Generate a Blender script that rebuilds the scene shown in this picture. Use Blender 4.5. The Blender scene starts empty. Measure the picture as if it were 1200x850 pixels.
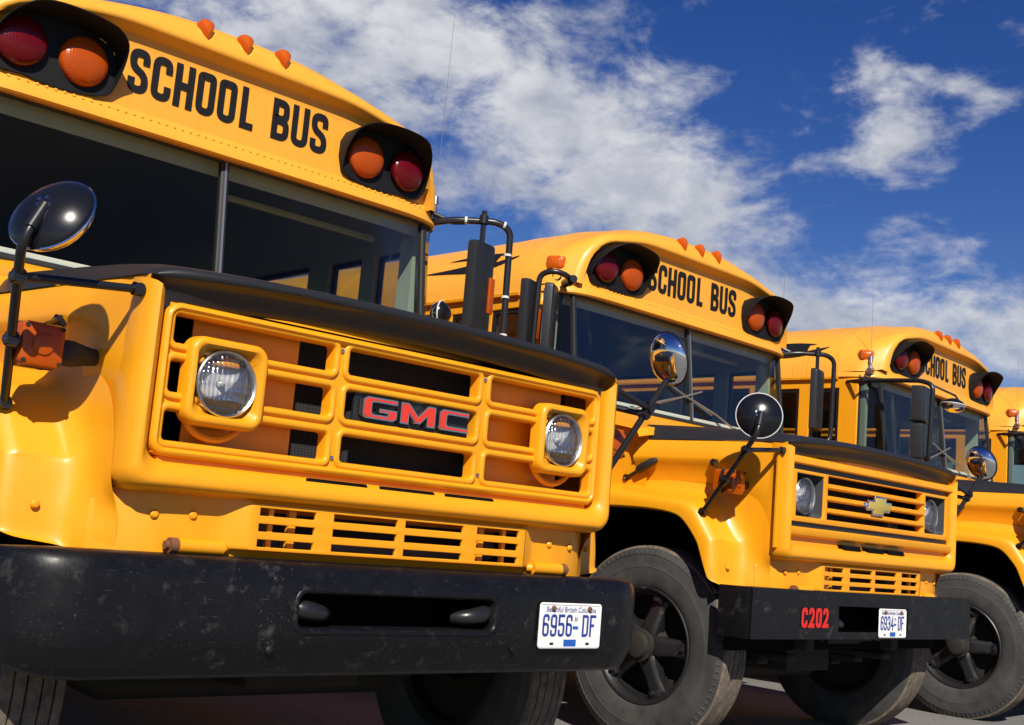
import bpy, bmesh, math, random
from mathutils import Vector, Matrix
random.seed(7)
R = math.radians
SC = bpy.context.scene
COL = SC.collection

# ------------------------------------------------------------------ camera
cam_d = bpy.data.cameras.new("camera")
cam = bpy.data.objects.new("camera", cam_d)
COL.objects.link(cam)
cam_d.sensor_fit = 'HORIZONTAL'
cam_d.sensor_width = 36.0
cam_d.lens = 1411.8 / 1200 * 36
cam_d.clip_start = 0.05
cam_d.clip_end = 8000
FW = Vector((0.67225346, 0.72600754, 0.14487356))
RT = Vector((0.72298869, -0.68591799, 0.0824856))
UP = Vector((-0.15925655, -0.04929071, 0.98600597))
cam.matrix_world = Matrix(((RT.x, UP.x, -FW.x, -2.334),
                           (RT.y, UP.y, -FW.y, -4.345),
                           (RT.z, UP.z, -FW.z, 0.956), (0, 0, 0, 1)))
SC.camera = cam
SC.view_settings.view_transform = 'Standard'
SC.view_settings.look = 'None'
SC.view_settings.exposure = 0.30
SC.view_settings.gamma = 1.0
SC.cycles.max_bounces = 10
SC.cycles.transparent_max_bounces = 24
SC.cycles.caustics_reflective = False
SC.cycles.caustics_refractive = False

# ------------------------------------------------------------------ sun + sky
SUN_TO = Vector((-0.22, -0.30, 0.30)).normalized()      # towards the sun
sun_d = bpy.data.lights.new("sun", 'SUN')
sun_d.energy = 5.0
sun_d.angle = R(0.5)
sun_d.color = (1.0, 0.93, 0.82)
sun = bpy.data.objects.new("sun", sun_d)
COL.objects.link(sun)
sun.rotation_euler = SUN_TO.to_track_quat('Z', 'Y').to_euler()
sun.location = SUN_TO * 60

world = bpy.data.worlds.new("World")
SC.world = world
world.use_nodes = True
NT = world.node_tree
NT.nodes.clear()


class NB:
    """tiny node-building helper"""
    def __init__(s, nt): s.nt = nt
    def n(s, t, **kw):
        nd = s.nt.nodes.new(t)
        for k, v in kw.items(): setattr(nd, k, v)
        return nd
    def link(s, a, b): s.nt.links.new(a, b)
    def put(s, sock, v):
        if isinstance(v, bpy.types.NodeSocket): s.link(v, sock)
        elif v is not None: sock.default_value = v
    def m(s, op, a, b=None, c=None, clamp=False):
        nd = s.n('ShaderNodeMath', operation=op, use_clamp=clamp)
        for i, v in enumerate((a, b, c)): s.put(nd.inputs[i], v)
        return nd.outputs[0]
    def noise(s, vec, scale, detail=4, rough=0.55, dist=0.0):
        nd = s.n('ShaderNodeTexNoise')
        s.put(nd.inputs['Vector'], vec)
        nd.inputs['Scale'].default_value = scale
        nd.inputs['Detail'].default_value = detail
        nd.inputs['Roughness'].default_value = rough
        nd.inputs['Distortion'].default_value = dist
        return nd.outputs['Fac']
    def ramp(s, fac, stops):
        nd = s.n('ShaderNodeValToRGB')
        s.put(nd.inputs[0], fac)
        el = nd.color_ramp.elements
        while len(el) < len(stops): el.new(0.5)
        for e, (p, c) in zip(el, stops):
            e.position = p
            e.color = (c, c, c, 1) if not isinstance(c, tuple) else (*c, 1)
        return nd.outputs[0]
    def mix(s, fac, a, b, blend='MIX'):
        nd = s.n('ShaderNodeMix', data_type='RGBA', blend_type=blend)
        s.put(nd.inputs[0], fac); s.put(nd.inputs[6], a); s.put(nd.inputs[7], b)
        return nd.outputs[2]


w = NB(NT)
sky = w.n('ShaderNodeTexSky', sky_type='NISHITA')
sky.sun_disc = False
sky.sun_elevation = math.asin(SUN_TO.z)
sky.sun_rotation = math.atan2(SUN_TO.x, SUN_TO.y)
sky.altitude = 600
sky.air_density = 1.0
sky.dust_density = 0.35
sky.ozone_density = 2.5
hsv = w.n('ShaderNodeHueSaturation')
hsv.inputs['Hue'].default_value = 0.523
hsv.inputs['Saturation'].default_value = 1.36
hsv.inputs['Value'].default_value = 0.82
w.link(sky.outputs[0], hsv.inputs['Color'])
tc = w.n('ShaderNodeTexCoord')
sep = w.n('ShaderNodeSeparateXYZ')
w.link(tc.outputs['Generated'], sep.inputs[0])
az = w.m('ARCTAN2', sep.outputs[0], sep.outputs[1])
el = w.m('ARCSINE', sep.outputs[2])
# cloud banks: azimuth, elevation, half width, half height (degrees), tilt, weight
CLOUDS = [(29, 23.2, 8, 3.2, -10, .44), (39, 22.6, 7, 2.8, -16, .42), (45.0, 19.2, 6.5, 2.9, -32, .46),
          (50.3, 16.4, 5.0, 2.3, -24, .46), (41, 16.2, 4.5, 1.5, -14, .30), (59.6, 22.3, 3.2, 0.7, -8, .32), (60.9, 20.6, 1.0, 2.1, 28, .28),
          (63.6, 21.5, 2.2, 0.7, -14, .28), (57.2, 18.4, 3.4, .75, 14, .31), (60.6, 18.9, 1.6, 1.2, 30, .26), (61.3, 15.4, 2.2, 0.9, 0, .22), (62.5, 10.6, 7.5, 1.7, -3, .50),
          (55, 12.0, 4, 1.0, 0, .26), (50, 22.0, 3, .7, 12, .20), (57.8, 25.0, 3, .8, 0, .22),
          (25, 12, 12, 4, 0, .2), (80, 9, 14, 3, 0, .3), (100, 14, 20, 5, 0, .2)]
total = None
comb0 = w.n('ShaderNodeCombineXYZ')
w.link(az, comb0.inputs[0]); w.link(w.m('MULTIPLY', el, 1.7), comb0.inputs[1])
warp1 = w.m('MULTIPLY', w.m('SUBTRACT', w.noise(comb0.outputs[0], 9.0, 5, 0.6), 0.5), 0.10)
warp2 = w.m('MULTIPLY', w.m('SUBTRACT', w.noise(comb0.outputs[0], 7.3, 5, 0.6, 0.3), 0.5), 0.07)
azw = w.m('ADD', az, warp1); elw = w.m('ADD', el, warp2)
for (a, e, wa, we, t, wt) in CLOUDS:
    da = w.m('SUBTRACT', azw, R(a)); de = w.m('SUBTRACT', elw, R(e))
    c, s_ = math.cos(R(t)), math.sin(R(t))
    u = w.m('ADD', w.m('MULTIPLY', da, c / R(wa)), w.m('MULTIPLY', de, s_ / R(wa)))
    v = w.m('ADD', w.m('MULTIPLY', da, -s_ / R(we)), w.m('MULTIPLY', de, c / R(we)))
    q = w.m('ADD', w.m('MULTIPLY', u, u), w.m('MULTIPLY', v, v))
    g = w.m('MULTIPLY', w.m('EXPONENT', w.m('MULTIPLY', q, -0.9)), wt)
    total = g if total is None else w.m('ADD', total, g)
n1 = w.noise(comb0.outputs[0], 9.0, 9, 0.62, 0.35)
n2 = w.noise(comb0.outputs[0], 30.0, 8, 0.62, 0.3)
n3 = w.noise(comb0.outputs[0], 90.0, 5, 0.6, 0.2)
dens = w.m('ADD', w.m('ADD', w.m('ADD', w.m('MULTIPLY', n1, 1.25), w.m('MULTIPLY', n2, 0.42)), w.m('MULTIPLY', n3, 0.11)), w.m('MULTIPLY', total, 0.86))
mask = w.n('ShaderNodeMapRange', interpolation_type='SMOOTHSTEP')
w.link(dens, mask.inputs[0])
mask.inputs[1].default_value = 0.94
mask.inputs[2].default_value = 1.40
shade = w.m('ADD', w.m('MULTIPLY', w.noise(comb0.outputs[0], 8.0, 7, 0.6, 0.4), 0.75), w.m('MULTIPLY', n2, 0.25))
ccol = w.ramp(shade, [(0.34, (4.2, 4.5, 5.4)), (0.48, (5.8, 6.0, 6.6)), (0.62, (8.0, 8.05, 8.3))])
skyc = w.mix(w.m('MULTIPLY', mask.outputs[0], 0.93), hsv.outputs[0], ccol)
bg = w.n('ShaderNodeBackground')
bg.inputs[1].default_value = 0.075
w.link(skyc, bg.inputs[0])
outw = w.n('ShaderNodeOutputWorld')
w.link(bg.outputs[0], outw.inputs[0])


# ------------------------------------------------------------------ materials
def new_mat(name):
    m = bpy.data.materials.new(name)
    m.use_nodes = True
    nt = m.node_tree
    b = nt.nodes['Principled BSDF']
    return m, NB(nt), b


def simple(name, col, rough=0.5, metal=0.0, spec=0.5, coat=0.0):
    m, s, b = new_mat(name)
    b.inputs['Base Color'].default_value = (*col, 1)
    b.inputs['Roughness'].default_value = rough
    b.inputs['Metallic'].default_value = metal
    b.inputs['Specular IOR Level'].default_value = spec
    b.inputs['Coat Weight'].default_value = coat
    return m


def objco(s):
    return s.n('ShaderNodeTexCoord').outputs['Object']


def bump(s, b, h, strength, dist=0.01):
    nd = s.n('ShaderNodeBump')
    nd.inputs['Strength'].default_value = strength
    nd.inputs['Distance'].default_value = dist
    s.put(nd.inputs['Height'], h)
    s.link(nd.outputs[0], b.inputs['Normal'])


def yellow_paint(name, base, dark, dirt=0.35):
    m, s, b = new_mat(name)
    co = objco(s)
    n = s.noise(co, 2.2, 5, 0.6)
    c = s.mix(s.ramp(n, [(0.35, 0.0), (0.7, 1.0)]), (*base, 1), (*dark, 1))
    d = s.noise(co, 28, 8, 0.7)
    spots = s.ramp(d, [(0.66, 0.0), (0.74, 1.0)])
    c = s.mix(s.m('MULTIPLY', spots, dirt * 0.5), c, (0.22, 0.11, 0.025, 1))
    chip = s.ramp(s.noise(co, 85, 5, 0.7), [(0.685, 0.0), (0.72, 1.0)])
    czone = s.ramp(s.noise(co, 4.2, 6, 0.7), [(0.50, 0.0), (0.66, 1.0)])
    c = s.mix(s.m('MULTIPLY', s.m('MULTIPLY', chip, czone), 0.75), c, (0.10, 0.045, 0.02, 1))
    # rain streaks down the panels
    mp = s.n('ShaderNodeMapping'); s.link(co, mp.inputs[0]); mp.inputs['Scale'].default_value = (9, 9, 0.7)
    st = s.ramp(s.noise(mp.outputs[0], 4, 6, 0.65), [(0.52, 0.0), (0.78, 1.0)])
    c = s.mix(s.m('MULTIPLY', st, dirt * 0.42), c, (0.36, 0.17, 0.03, 1))
    s.link(c, b.inputs['Base Color'])
    r = s.ramp(s.noise(co, 11, 6, 0.65), [(0.3, 0.36), (0.7, 0.52)])
    s.link(r, b.inputs['Roughness'])
    b.inputs['Specular IOR Level'].default_value = 0.4
    b.inputs['Coat Weight'].default_value = 0.16
    b.inputs['Coat Roughness'].default_value = 0.15
    bump(s, b, s.m('ADD', s.noise(co, 3.6, 3, 0.5), s.m('MULTIPLY', s.noise(co, 130, 3, 0.6), 0.012)), 0.10, 0.022)
    return m


M = {}
M['yellow'] = yellow_paint('yellow_paint', (0.80, 0.330, 0.006), (0.755, 0.298, 0.006))
M['roof_yellow'] = yellow_paint('pale_roof_paint', (0.81, 0.372, 0.036), (0.78, 0.340, 0.028), 0.45)  # paler, less saturated yellow for roof and cap
M['hood_black'] = simple('matte_black_hood', (0.017, 0.017, 0.019), 0.42, 0, 0.45)


def dusty_black():
    m, s, b = new_mat('scuffed_black_bumper')
    co = objco(s)
    sp = s.ramp(s.noise(co, 120, 5, 0.7), [(0.635, 0.0), (0.70, 1.0)])
    zone = s.ramp(s.noise(co, 3.2, 5, 0.65), [(0.42, 0.0), (0.62, 1.0)])
    sm = s.ramp(s.noise(co, 14, 7, 0.72), [(0.56, 0.0), (0.76, 1.0)])
    f = s.m('MAXIMUM', s.m('MULTIPLY', sp, s.m('ADD', s.m('MULTIPLY', zone, 0.65), 0.08)),
            s.m('MULTIPLY', s.m('MULTIPLY', sm, s.m('ADD', zone, 0.25)), 0.34))
    c = s.mix(s.m('MULTIPLY', f, 0.6), (0.005, 0.005, 0.0065, 1), (0.26, 0.25, 0.24, 1))
    mp = s.n('ShaderNodeMapping'); s.link(co, mp.inputs[0]); mp.inputs['Scale'].default_value = (5, 5, 95)
    mp.inputs['Rotation'].default_value = (0, 0.10, 0)
    scr = s.ramp(s.noise(mp.outputs[0], 1.6, 6, 0.72), [(0.64, 0.0), (0.69, 1.0)])
    c = s.mix(s.m('MULTIPLY', s.m('MULTIPLY', scr, zone), 0.30), c, (0.16, 0.155, 0.15, 1))
    rust = s.ramp(s.noise(co, 6.0, 8, 0.7), [(0.66, 0.0), (0.78, 1.0)])
    c = s.mix(s.m('MULTIPLY', rust, 0.45), c, (0.07, 0.03, 0.015, 1))
    s.link(c, b.inputs['Base Color'])
    s.link(s.ramp(s.noise(co, 18, 6, 0.7), [(0.3, 0.27), (0.7, 0.5)]), b.inputs['Roughness'])
    b.inputs['Specular IOR Level'].default_value = 0.28
    bump(s, b, s.noise(co, 60, 4, 0.6), 0.12, 0.004)
    return m


M['bumper'] = dusty_black()
M['black_metal'] = simple('black_painted_steel', (0.012, 0.012, 0.014), 0.32, 0, 0.5)
M['black_plastic'] = simple('black_plastic', (0.014, 0.015, 0.017), 0.40)
M['gloss_black'] = simple('gloss_black_shell', (0.007, 0.0075, 0.010), 0.24, 0, 0.4)
M['visor_black'] = simple('flat_black_visor', (0.007, 0.007, 0.008), 0.6, 0, 0.25)
M['void'] = simple('deep_shade_black', (0.004, 0.004, 0.004), 0.9, 0, 0.1)  # near-black colour stands in for deep shade in slots, wheel wells and nose
M['dark_steel'] = simple('greasy_dark_steel', (0.022, 0.019, 0.016), 0.75, 0.0, 0.3)
M['chrome'] = simple('chrome', (0.85, 0.86, 0.88), 0.07, 1.0)
M['dull_chrome'] = simple('dull_chrome', (0.62, 0.62, 0.60), 0.28, 1.0)
M['mirror'] = simple('mirror_silver', (0.78, 0.80, 0.82), 0.015, 1.0)
M['letter'] = simple('black_lettering', (0.010, 0.009, 0.009), 0.5, 0, 0.3)
M['red_letter'] = simple('red_lettering', (0.62, 0.018, 0.014), 0.45)
M['emblem_red'] = simple('emblem_red', (0.66, 0.04, 0.022), 0.35)
M['emblem_gold'] = simple('emblem_gold', (0.52, 0.40, 0.09), 0.3, 0.25)
M['plate_white'] = simple('plate_white', (0.78, 0.78, 0.76), 0.4)
M['plate_blue'] = simple('plate_blue', (0.02, 0.045, 0.27), 0.45)
M['sticker_blue'] = simple('sticker_blue', (0.015, 0.10, 0.42), 0.4)
M['grey'] = simple('grey_fins', (0.16, 0.16, 0.155), 0.6)
M['pale'] = simple('pale_tape', (0.60, 0.60, 0.58), 0.5)
M['rubber'] = simple('black_rubber', (0.014, 0.015, 0.016), 0.6)
M['alu'] = simple('dull_aluminium', (0.42, 0.44, 0.44), 0.35, 0.8)
M['interior'] = simple('green_grey_interior', (0.40, 0.46, 0.40), 0.55)
M['ceiling'] = simple('interior_ceiling', (0.42, 0.46, 0.43), 0.6)
M['floor'] = simple('dark_floor_rubber', (0.05, 0.05, 0.05), 0.7)
M['bezel_grey'] = simple('dull_grey_bezel', (0.05, 0.052, 0.058), 0.5)
M['sill'] = simple('pale_green_sill', (0.50, 0.56, 0.48), 0.5)
M['seat'] = simple('dark_vinyl_seat', (0.025, 0.028, 0.032), 0.5)
M['rust'] = simple('rusty_bolt', (0.16, 0.06, 0.025), 0.8)


def tyre_mat():
    m, s, b = new_mat('dusty_tyre_rubber')
    co = objco(s)
    n = s.noise(co, 9, 7, 0.65)
    c = s.mix(s.ramp(n, [(0.3, 0.0), (0.75, 1.0)]), (0.022, 0.022, 0.023, 1), (0.062, 0.060, 0.057, 1))
    s.link(c, b.inputs['Base Color'])
    b.inputs['Roughness'].default_value = 0.75
    bump(s, b, s.noise(co, 70, 4, 0.6), 0.15, 0.004)
    return m


def tread_mat():
    m, s, b = new_mat('worn_tread_rubber')
    co = objco(s)
    n = s.noise(co, 22, 7, 0.7)
    c = s.mix(s.ramp(n, [(0.35, 0.0), (0.7, 1.0)]), (0.07, 0.058, 0.046, 1), (0.21, 0.165, 0.12, 1))
    s.link(c, b.inputs['Base Color'])
    b.inputs['Roughness'].default_value = 0.9
    bump(s, b, s.noise(co, 40, 5, 0.6), 0.4, 0.006)
    return m


M['tyre'] = tyre_mat()
M['tread'] = tread_mat()


def rim_mat():
    m, s, b = new_mat('chipped_black_rim')
    co = objco(s)
    ch = s.ramp(s.noise(co, 17, 7, 0.72), [(0.62, 0.0), (0.70, 1.0)])
    c = s.mix(s.m('MULTIPLY', ch, 0.7), (0.012, 0.012, 0.013, 1), (0.17, 0.12, 0.08, 1))
    s.link(c, b.inputs['Base Color'])
    b.inputs['Roughness'].default_value = 0.4
    return m


M['rim'] = rim_mat()


def glass_mat(name, tint, refl, rough=0.0):
    m = bpy.data.materials.new(name)
    m.use_nodes = True
    s = NB(m.node_tree)
    m.node_tree.nodes.clear()
    tr = s.n('ShaderNodeBsdfTransparent'); tr.inputs[0].default_value = (*tint, 1)
    gl = s.n('ShaderNodeBsdfGlossy'); gl.inputs['Color'].default_value = (1, 1, 1, 1)
    gl.inputs['Roughness'].default_value = rough
    fr = s.n('ShaderNodeFresnel'); fr.inputs['IOR'].default_value = 1.5
    mx = s.n('ShaderNodeMixShader')
    s.link(s.m('MULTIPLY', fr.outputs[0], refl, clamp=True), mx.inputs[0])
    s.link(tr.outputs[0], mx.inputs[1]); s.link(gl.outputs[0], mx.inputs[2])
    o = s.n('ShaderNodeOutputMaterial'); s.link(mx.outputs[0], o.inputs[0])
    return m


M['glass'] = glass_mat('windscreen_glass', (0.87, 0.90, 0.87), 0.17)
M['side_glass'] = glass_mat('side_window_glass', (0.78, 0.81, 0.78), 0.45)


def lens_mat(name, col, deep, pstr=0.13):
    """warning-light lens: coloured plastic with a fine prism pattern"""
    m, s, b = new_mat(name)
    co = objco(s)
    br = s.n('ShaderNodeTexVoronoi'); s.link(co, br.inputs['Vector']); br.inputs['Scale'].default_value = 9
    f = s.ramp(br.outputs['Distance'], [(0.1, 1.0), (0.6, 0.0)])
    s.link(s.mix(s.m('MULTIPLY', f, 0.55), (*col, 1), (*deep, 1)), b.inputs['Base Color'])
    b.inputs['Roughness'].default_value = 0.22
    b.inputs['Subsurface Weight'].default_value = 0.0
    b.inputs['Coat Weight'].default_value = 0.22
    b.inputs['Coat Roughness'].default_value = 0.05
    b.inputs['Specular IOR Level'].default_value = 0.22
    sx = s.n('ShaderNodeSeparateXYZ'); s.link(co, sx.inputs[0])
    k = 2 * math.pi / 0.010
    pat = s.m('ADD', s.m('SINE', s.m('MULTIPLY', sx.outputs[0], k)), s.m('SINE', s.m('MULTIPLY', sx.outputs[2], k)))
    bump(s, b, pat, pstr, 0.0016)
    return m


M['amber'] = lens_mat('amber_lens', (0.40, 0.062, 0.002), (0.25, 0.024, 0.001))
M['red'] = lens_mat('red_lens', (0.105, 0.002, 0.003), (0.05, 0.001, 0.002))
M['signal'] = lens_mat('signal_lens', (0.42, 0.070, 0.002), (0.30, 0.040, 0.001), 0.02)
M['marker'] = lens_mat('marker_lens', (0.50, 0.085, 0.004), (0.34, 0.042, 0.003))


def headlight_mats():
    m = bpy.data.materials.new('headlight_glass'); m.use_nodes = True
    s = NB(m.node_tree); m.node_tree.nodes.clear()
    co = objco(s)
    sx = s.n('ShaderNodeSeparateXYZ'); s.link(co, sx.inputs[0])
    fl = s.m('ABSOLUTE', s.m('SINE', s.m('MULTIPLY', sx.outputs[0], math.pi / 0.014)))
    bl = s.m('SINE', s.m('MULTIPLY', s.m('ADD', sx.outputs[2], s.m('MULTIPLY', s.noise(co, 14, 2), 0.05)), 2 * math.pi / 0.034))
    h = s.m('ADD', fl, s.m('MULTIPLY', bl, 0.7))
    bp = s.n('ShaderNodeBump'); bp.inputs['Strength'].default_value = 0.5; bp.inputs['Distance'].default_value = 0.004
    s.link(h, bp.inputs['Height'])
    tr = s.n('ShaderNodeBsdfTransparent')
    pt = s.ramp(s.m('ADD', s.m('MULTIPLY', fl, 0.35), s.m('MULTIPLY', s.noise(co, 30, 5, 0.6), 0.75)), [(0.30, 0.80), (0.70, 1.0)])
    s.link(pt, tr.inputs[0])
    gl = s.n('ShaderNodeBsdfGlossy'); gl.inputs['Roughness'].default_value = 0.16
    s.link(bp.outputs[0], gl.inputs['Normal'])
    fr = s.n('ShaderNodeFresnel'); fr.inputs['IOR'].default_value = 1.5
    mx = s.n('ShaderNodeMixShader'); s.link(s.m('ADD', s.m('MULTIPLY', fr.outputs[0], 1.0), 0.16), mx.inputs[0])
    s.link(tr.outputs[0], mx.inputs[1]); s.link(gl.outputs[0], mx.inputs[2])
    o = s.n('ShaderNodeOutputMaterial'); s.link(mx.outputs[0], o.inputs[0])
    m2, s, b = new_mat('headlight_reflector')
    co = objco(s)
    sx = s.n('ShaderNodeSeparateXYZ'); s.link(co, sx.inputs[0])
    fl = s.m('ABSOLUTE', s.m('SINE', s.m('MULTIPLY', sx.outputs[0], math.pi / 0.015)))
    hb = s.m('SINE', s.m('MULTIPLY', sx.outputs[2], 2 * math.pi / 0.045))
    b.inputs['Base Color'].default_value = (0.86, 0.86, 0.86, 1); b.inputs['Metallic'].default_value = 0.40
    b.inputs['Roughness'].default_value = 0.36
    bump(s, b, s.m('ADD', fl, s.m('MULTIPLY', hb, 0.8)), 0.40, 0.006)
    return m, m2


M['headglass'], M['reflector'] = headlight_mats()


def core_mat():
    m, s, b = new_mat('radiator_core')
    co = objco(s)
    sx = s.n('ShaderNodeSeparateXYZ'); s.link(co, sx.inputs[0])
    a = s.m('SINE', s.m('MULTIPLY', sx.outputs[0], 2 * math.pi / 0.012))
    c = s.m('SINE', s.m('MULTIPLY', sx.outputs[2], 2 * math.pi / 0.009))
    f = s.ramp(s.m('MULTIPLY', s.m('ADD', a, c), 0.25), [(0.0, 0.0), (0.5, 1.0)])
    s.link(s.mix(f, (0.010, 0.010, 0.010, 1), (0.05, 0.048, 0.045, 1)), b.inputs['Base Color'])
    b.inputs['Roughness'].default_value = 0.7
    return m


M['core'] = core_mat()


def ground_mat():
    m, s, b = new_mat('worn_asphalt')
    co = objco(s)
    g = s.noise(co, 60, 6, 0.75)
    big = s.noise(co, 0.9, 6, 0.6)
    c = s.mix(s.ramp(g, [(0.32, 0.0), (0.68, 1.0)]), (0.10, 0.098, 0.094, 1), (0.27, 0.262, 0.25, 1))
    c = s.mix(s.m('MULTIPLY', s.ramp(big, [(0.4, 0.0), (0.7, 1.0)]), 0.5), c, (0.115, 0.110, 0.105, 1))
    vo = s.n('ShaderNodeTexVoronoi'); s.link(co, vo.inputs['Vector']); vo.inputs['Scale'].default_value = 85
    c = s.mix(s.m('MULTIPLY', s.ramp(vo.outputs['Distance'], [(0.1, 1.0), (0.35, 0.0)]), 0.4), c, (0.36, 0.35, 0.335, 1))
    s.link(c, b.inputs['Base Color'])
    b.inputs['Roughness'].default_value = 0.92
    bump(s, b, s.m('ADD', g, s.m('MULTIPLY', vo.outputs['Distance'], -0.5)), 0.6, 0.012)
    return m


M['asphalt'] = ground_mat()


# ------------------------------------------------------------------ mesh helpers
class MB:
    def __init__(s): s.v = []; s.f = []
    def add(s, vs, fs):
        o = len(s.v)
        s.v += [tuple(p) for p in vs]
        s.f += [tuple(i + o for i in f) for f in fs]
        return s
    def box(s, x0, x1, y0, y1, z0, z1):
        v = [(x, y, z) for z in (z0, z1) for y in (y0, y1) for x in (x0, x1)]
        return s.add(v, [(0, 2, 3, 1), (4, 5, 7, 6), (0, 1, 5, 4), (2, 6, 7, 3), (0, 4, 6, 2), (1, 3, 7, 5)])
    def loft(s, rings, closed=True, cap0=False, cap1=False):
        n = len(rings[0]); vs = [p for r in rings for p in r]; fs = []
        k = n if closed else n - 1
        for i in range(len(rings) - 1):
            for j in range(k):
                a = i * n + j; b = i * n + (j + 1) % n
                fs.append((a, b, b + n, a + n))
        if cap0: fs.append(tuple(range(n))[::-1])
        if cap1: fs.append(tuple(range((len(rings) - 1) * n, len(rings) * n)))
        return s.add(vs, fs)
    def tube(s, pts, r, n=10, closed=False, caps=True):
        P = [Vector(p) for p in pts]; L = len(P); rings = []; ref = None
        for i in range(L):
            if closed: t = P[(i + 1) % L] - P[i - 1]
            else: t = P[min(i + 1, L - 1)] - P[max(i - 1, 0)]
            t.normalize()
            if ref is None:
                ref = t.orthogonal().normalized()
            else:
                ref = (ref - t * ref.dot(t)).normalized()
            b = t.cross(ref)
            rr = r[i] if isinstance(r, (list, tuple)) else r
            rings.append([P[i] + (ref * math.cos(2 * math.pi * k / n) + b * math.sin(2 * math.pi * k / n)) * rr for k in range(n)])
        if closed:
            # close with a matching twist
            last = min(range(n), key=lambda k: (rings[-1][k] - rings[0][0]).length)
            first = rings[0][:]
            shift = last
            rings.append([first[(k - shift) % n] for k in range(n)])
        return s.loft(rings, True, caps and not closed, caps and not closed)
    def sweep(s, path, prof, closed=False):
        """path: list of (point, out_dir, up_dir); prof: list of (out, up)"""
        rings = [[Vector(p) + Vector(o) * a + Vector(u) * b for a, b in prof] for p, o, u in path]
        if closed: rings.append(rings[0])
        return s.loft(rings, True, not closed, not closed)
    def lathe(s, prof, c, ax, n=32):
        """prof: list of (radius, height along axis)"""
        ax = Vector(ax).normalized(); e1 = ax.orthogonal().normalized(); e2 = ax.cross(e1); c = Vector(c)
        rings = [[c + ax * h + (e1 * math.cos(2 * math.pi * k / n) + e2 * math.sin(2 * math.pi * k / n)) * max(r, 1e-4)
                  for k in range(n)] for r, h in prof]
        return s.loft(rings, True)
    def prism(s, poly, d0, d1, fn):
        """poly in 2D, fn(u, v, d) -> 3D"""
        n = len(poly)
        vs = [fn(u, v, d0) for u, v in poly] + [fn(u, v, d1) for u, v in poly]
        fs = [tuple(range(n)), tuple(range(n, 2 * n))[::-1]]
        fs += [(i, (i + 1) % n, n + (i + 1) % n, n + i) for i in range(n)]
        return s.add(vs, fs)
    def plate(s, u0, u1, v0, v1, holes, d0, d1, fn):
        """rectangular plate with rectangular holes"""
        us = sorted({u0, u1, *[h[0] for h in holes], *[h[1] for h in holes]})
        vs_ = sorted({v0, v1, *[h[2] for h in holes], *[h[3] for h in holes]})
        us = [u for u in us if u0 <= u <= u1]; vs_ = [v for v in vs_ if v0 <= v <= v1]
        def solid(i, j):
            if i < 0 or j < 0 or i >= len(us) - 1 or j >= len(vs_) - 1: return False
            cu = (us[i] + us[i + 1]) / 2; cv = (vs_[j] + vs_[j + 1]) / 2
            return not any(h[0] < cu < h[1] and h[2] < cv < h[3] for h in holes)
        for i in range(len(us) - 1):
            for j in range(len(vs_) - 1):
                if not solid(i, j): continue
                a, b, c, d = us[i], us[i + 1], vs_[j], vs_[j + 1]
                s.add([fn(a, c, d0), fn(b, c, d0), fn(b, d, d0), fn(a, d, d0)], [(0, 1, 2, 3)])
                s.add([fn(a, c, d1), fn(b, c, d1), fn(b, d, d1), fn(a, d, d1)], [(3, 2, 1, 0)])
                for (ii, jj, e) in ((i - 1, j, ((a, c), (a, d))), (i + 1, j, ((b, c), (b, d))), (i, j - 1, ((a, c), (b, c))), (i, j + 1, ((a, d), (b, d)))):
                    if not solid(ii, jj):
                        p, q = e
                        s.add([fn(*p, d0), fn(*q, d0), fn(*q, d1), fn(*p, d1)], [(0, 1, 2, 3)])
        return s
    def mir(s):
        m = MB(); m.v = [(-x, y, z) for x, y, z in s.v]; m.f = [f[::-1] for f in s.f]
        return m
    def join(s, o): return s.add(o.v, o.f)
    def mesh(s, name, mat, bevel=0.0, seg=2, sharp=38, merge=1e-5, xf=None):
        bm = bmesh.new()
        vs = [bm.verts.new(xf(p) if xf else p) for p in s.v]
        for f in s.f:
            if len(set(f)) < 3: continue
            try: bm.faces.new([vs[i] for i in f])
            except ValueError: pass
        if merge: bmesh.ops.remove_doubles(bm, verts=bm.verts, dist=merge)
        bmesh.ops.recalc_face_normals(bm, faces=bm.faces)
        if bevel > 0:
            ed = [e for e in bm.edges if len(e.link_faces) == 2 and e.calc_face_angle(0) > R(30)]
            bmesh.ops.bevel(bm, geom=ed, offset=bevel, segments=seg, profile=0.5, affect='EDGES', clamp_overlap=True)
        me = bpy.data.meshes.new(name)
        bm.to_mesh(me); bm.free()
        me.materials.append(mat)
        me.shade_smooth()
        me.set_sharp_from_angle(angle=R(sharp))
        return me


def XZ(u, v, d): return (u, d, v)          # plate standing in the x-z plane, d = y
def YZ(u, v, d): return (d, u, v)
def XY(u, v, d): return (u, v, d)


def rrect(x0, x1, z0, z1, r, n=6):
    """rounded rectangle, counter-clockwise"""
    out = []
    for cx, cz, a0 in ((x1 - r, z0 + r, -90), (x1 - r, z1 - r, 0), (x0 + r, z1 - r, 90), (x0 + r, z0 + r, 180)):
        for i in range(n + 1):
            a = R(a0 + 90 * i / n)
            out.append((cx + r * math.cos(a), cz + r * math.sin(a)))
    return out


def circ_like(poly, cx, cz, r):
    """circle sampled at the same angles order as poly"""
    return [(cx + r * math.cos(math.atan2(z - cz, x - cx)), cz + r * math.sin(math.atan2(z - cz, x - cx))) for x, z in poly]


def ring3(poly, y): return [(x, y, z) for x, z in poly]


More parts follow.
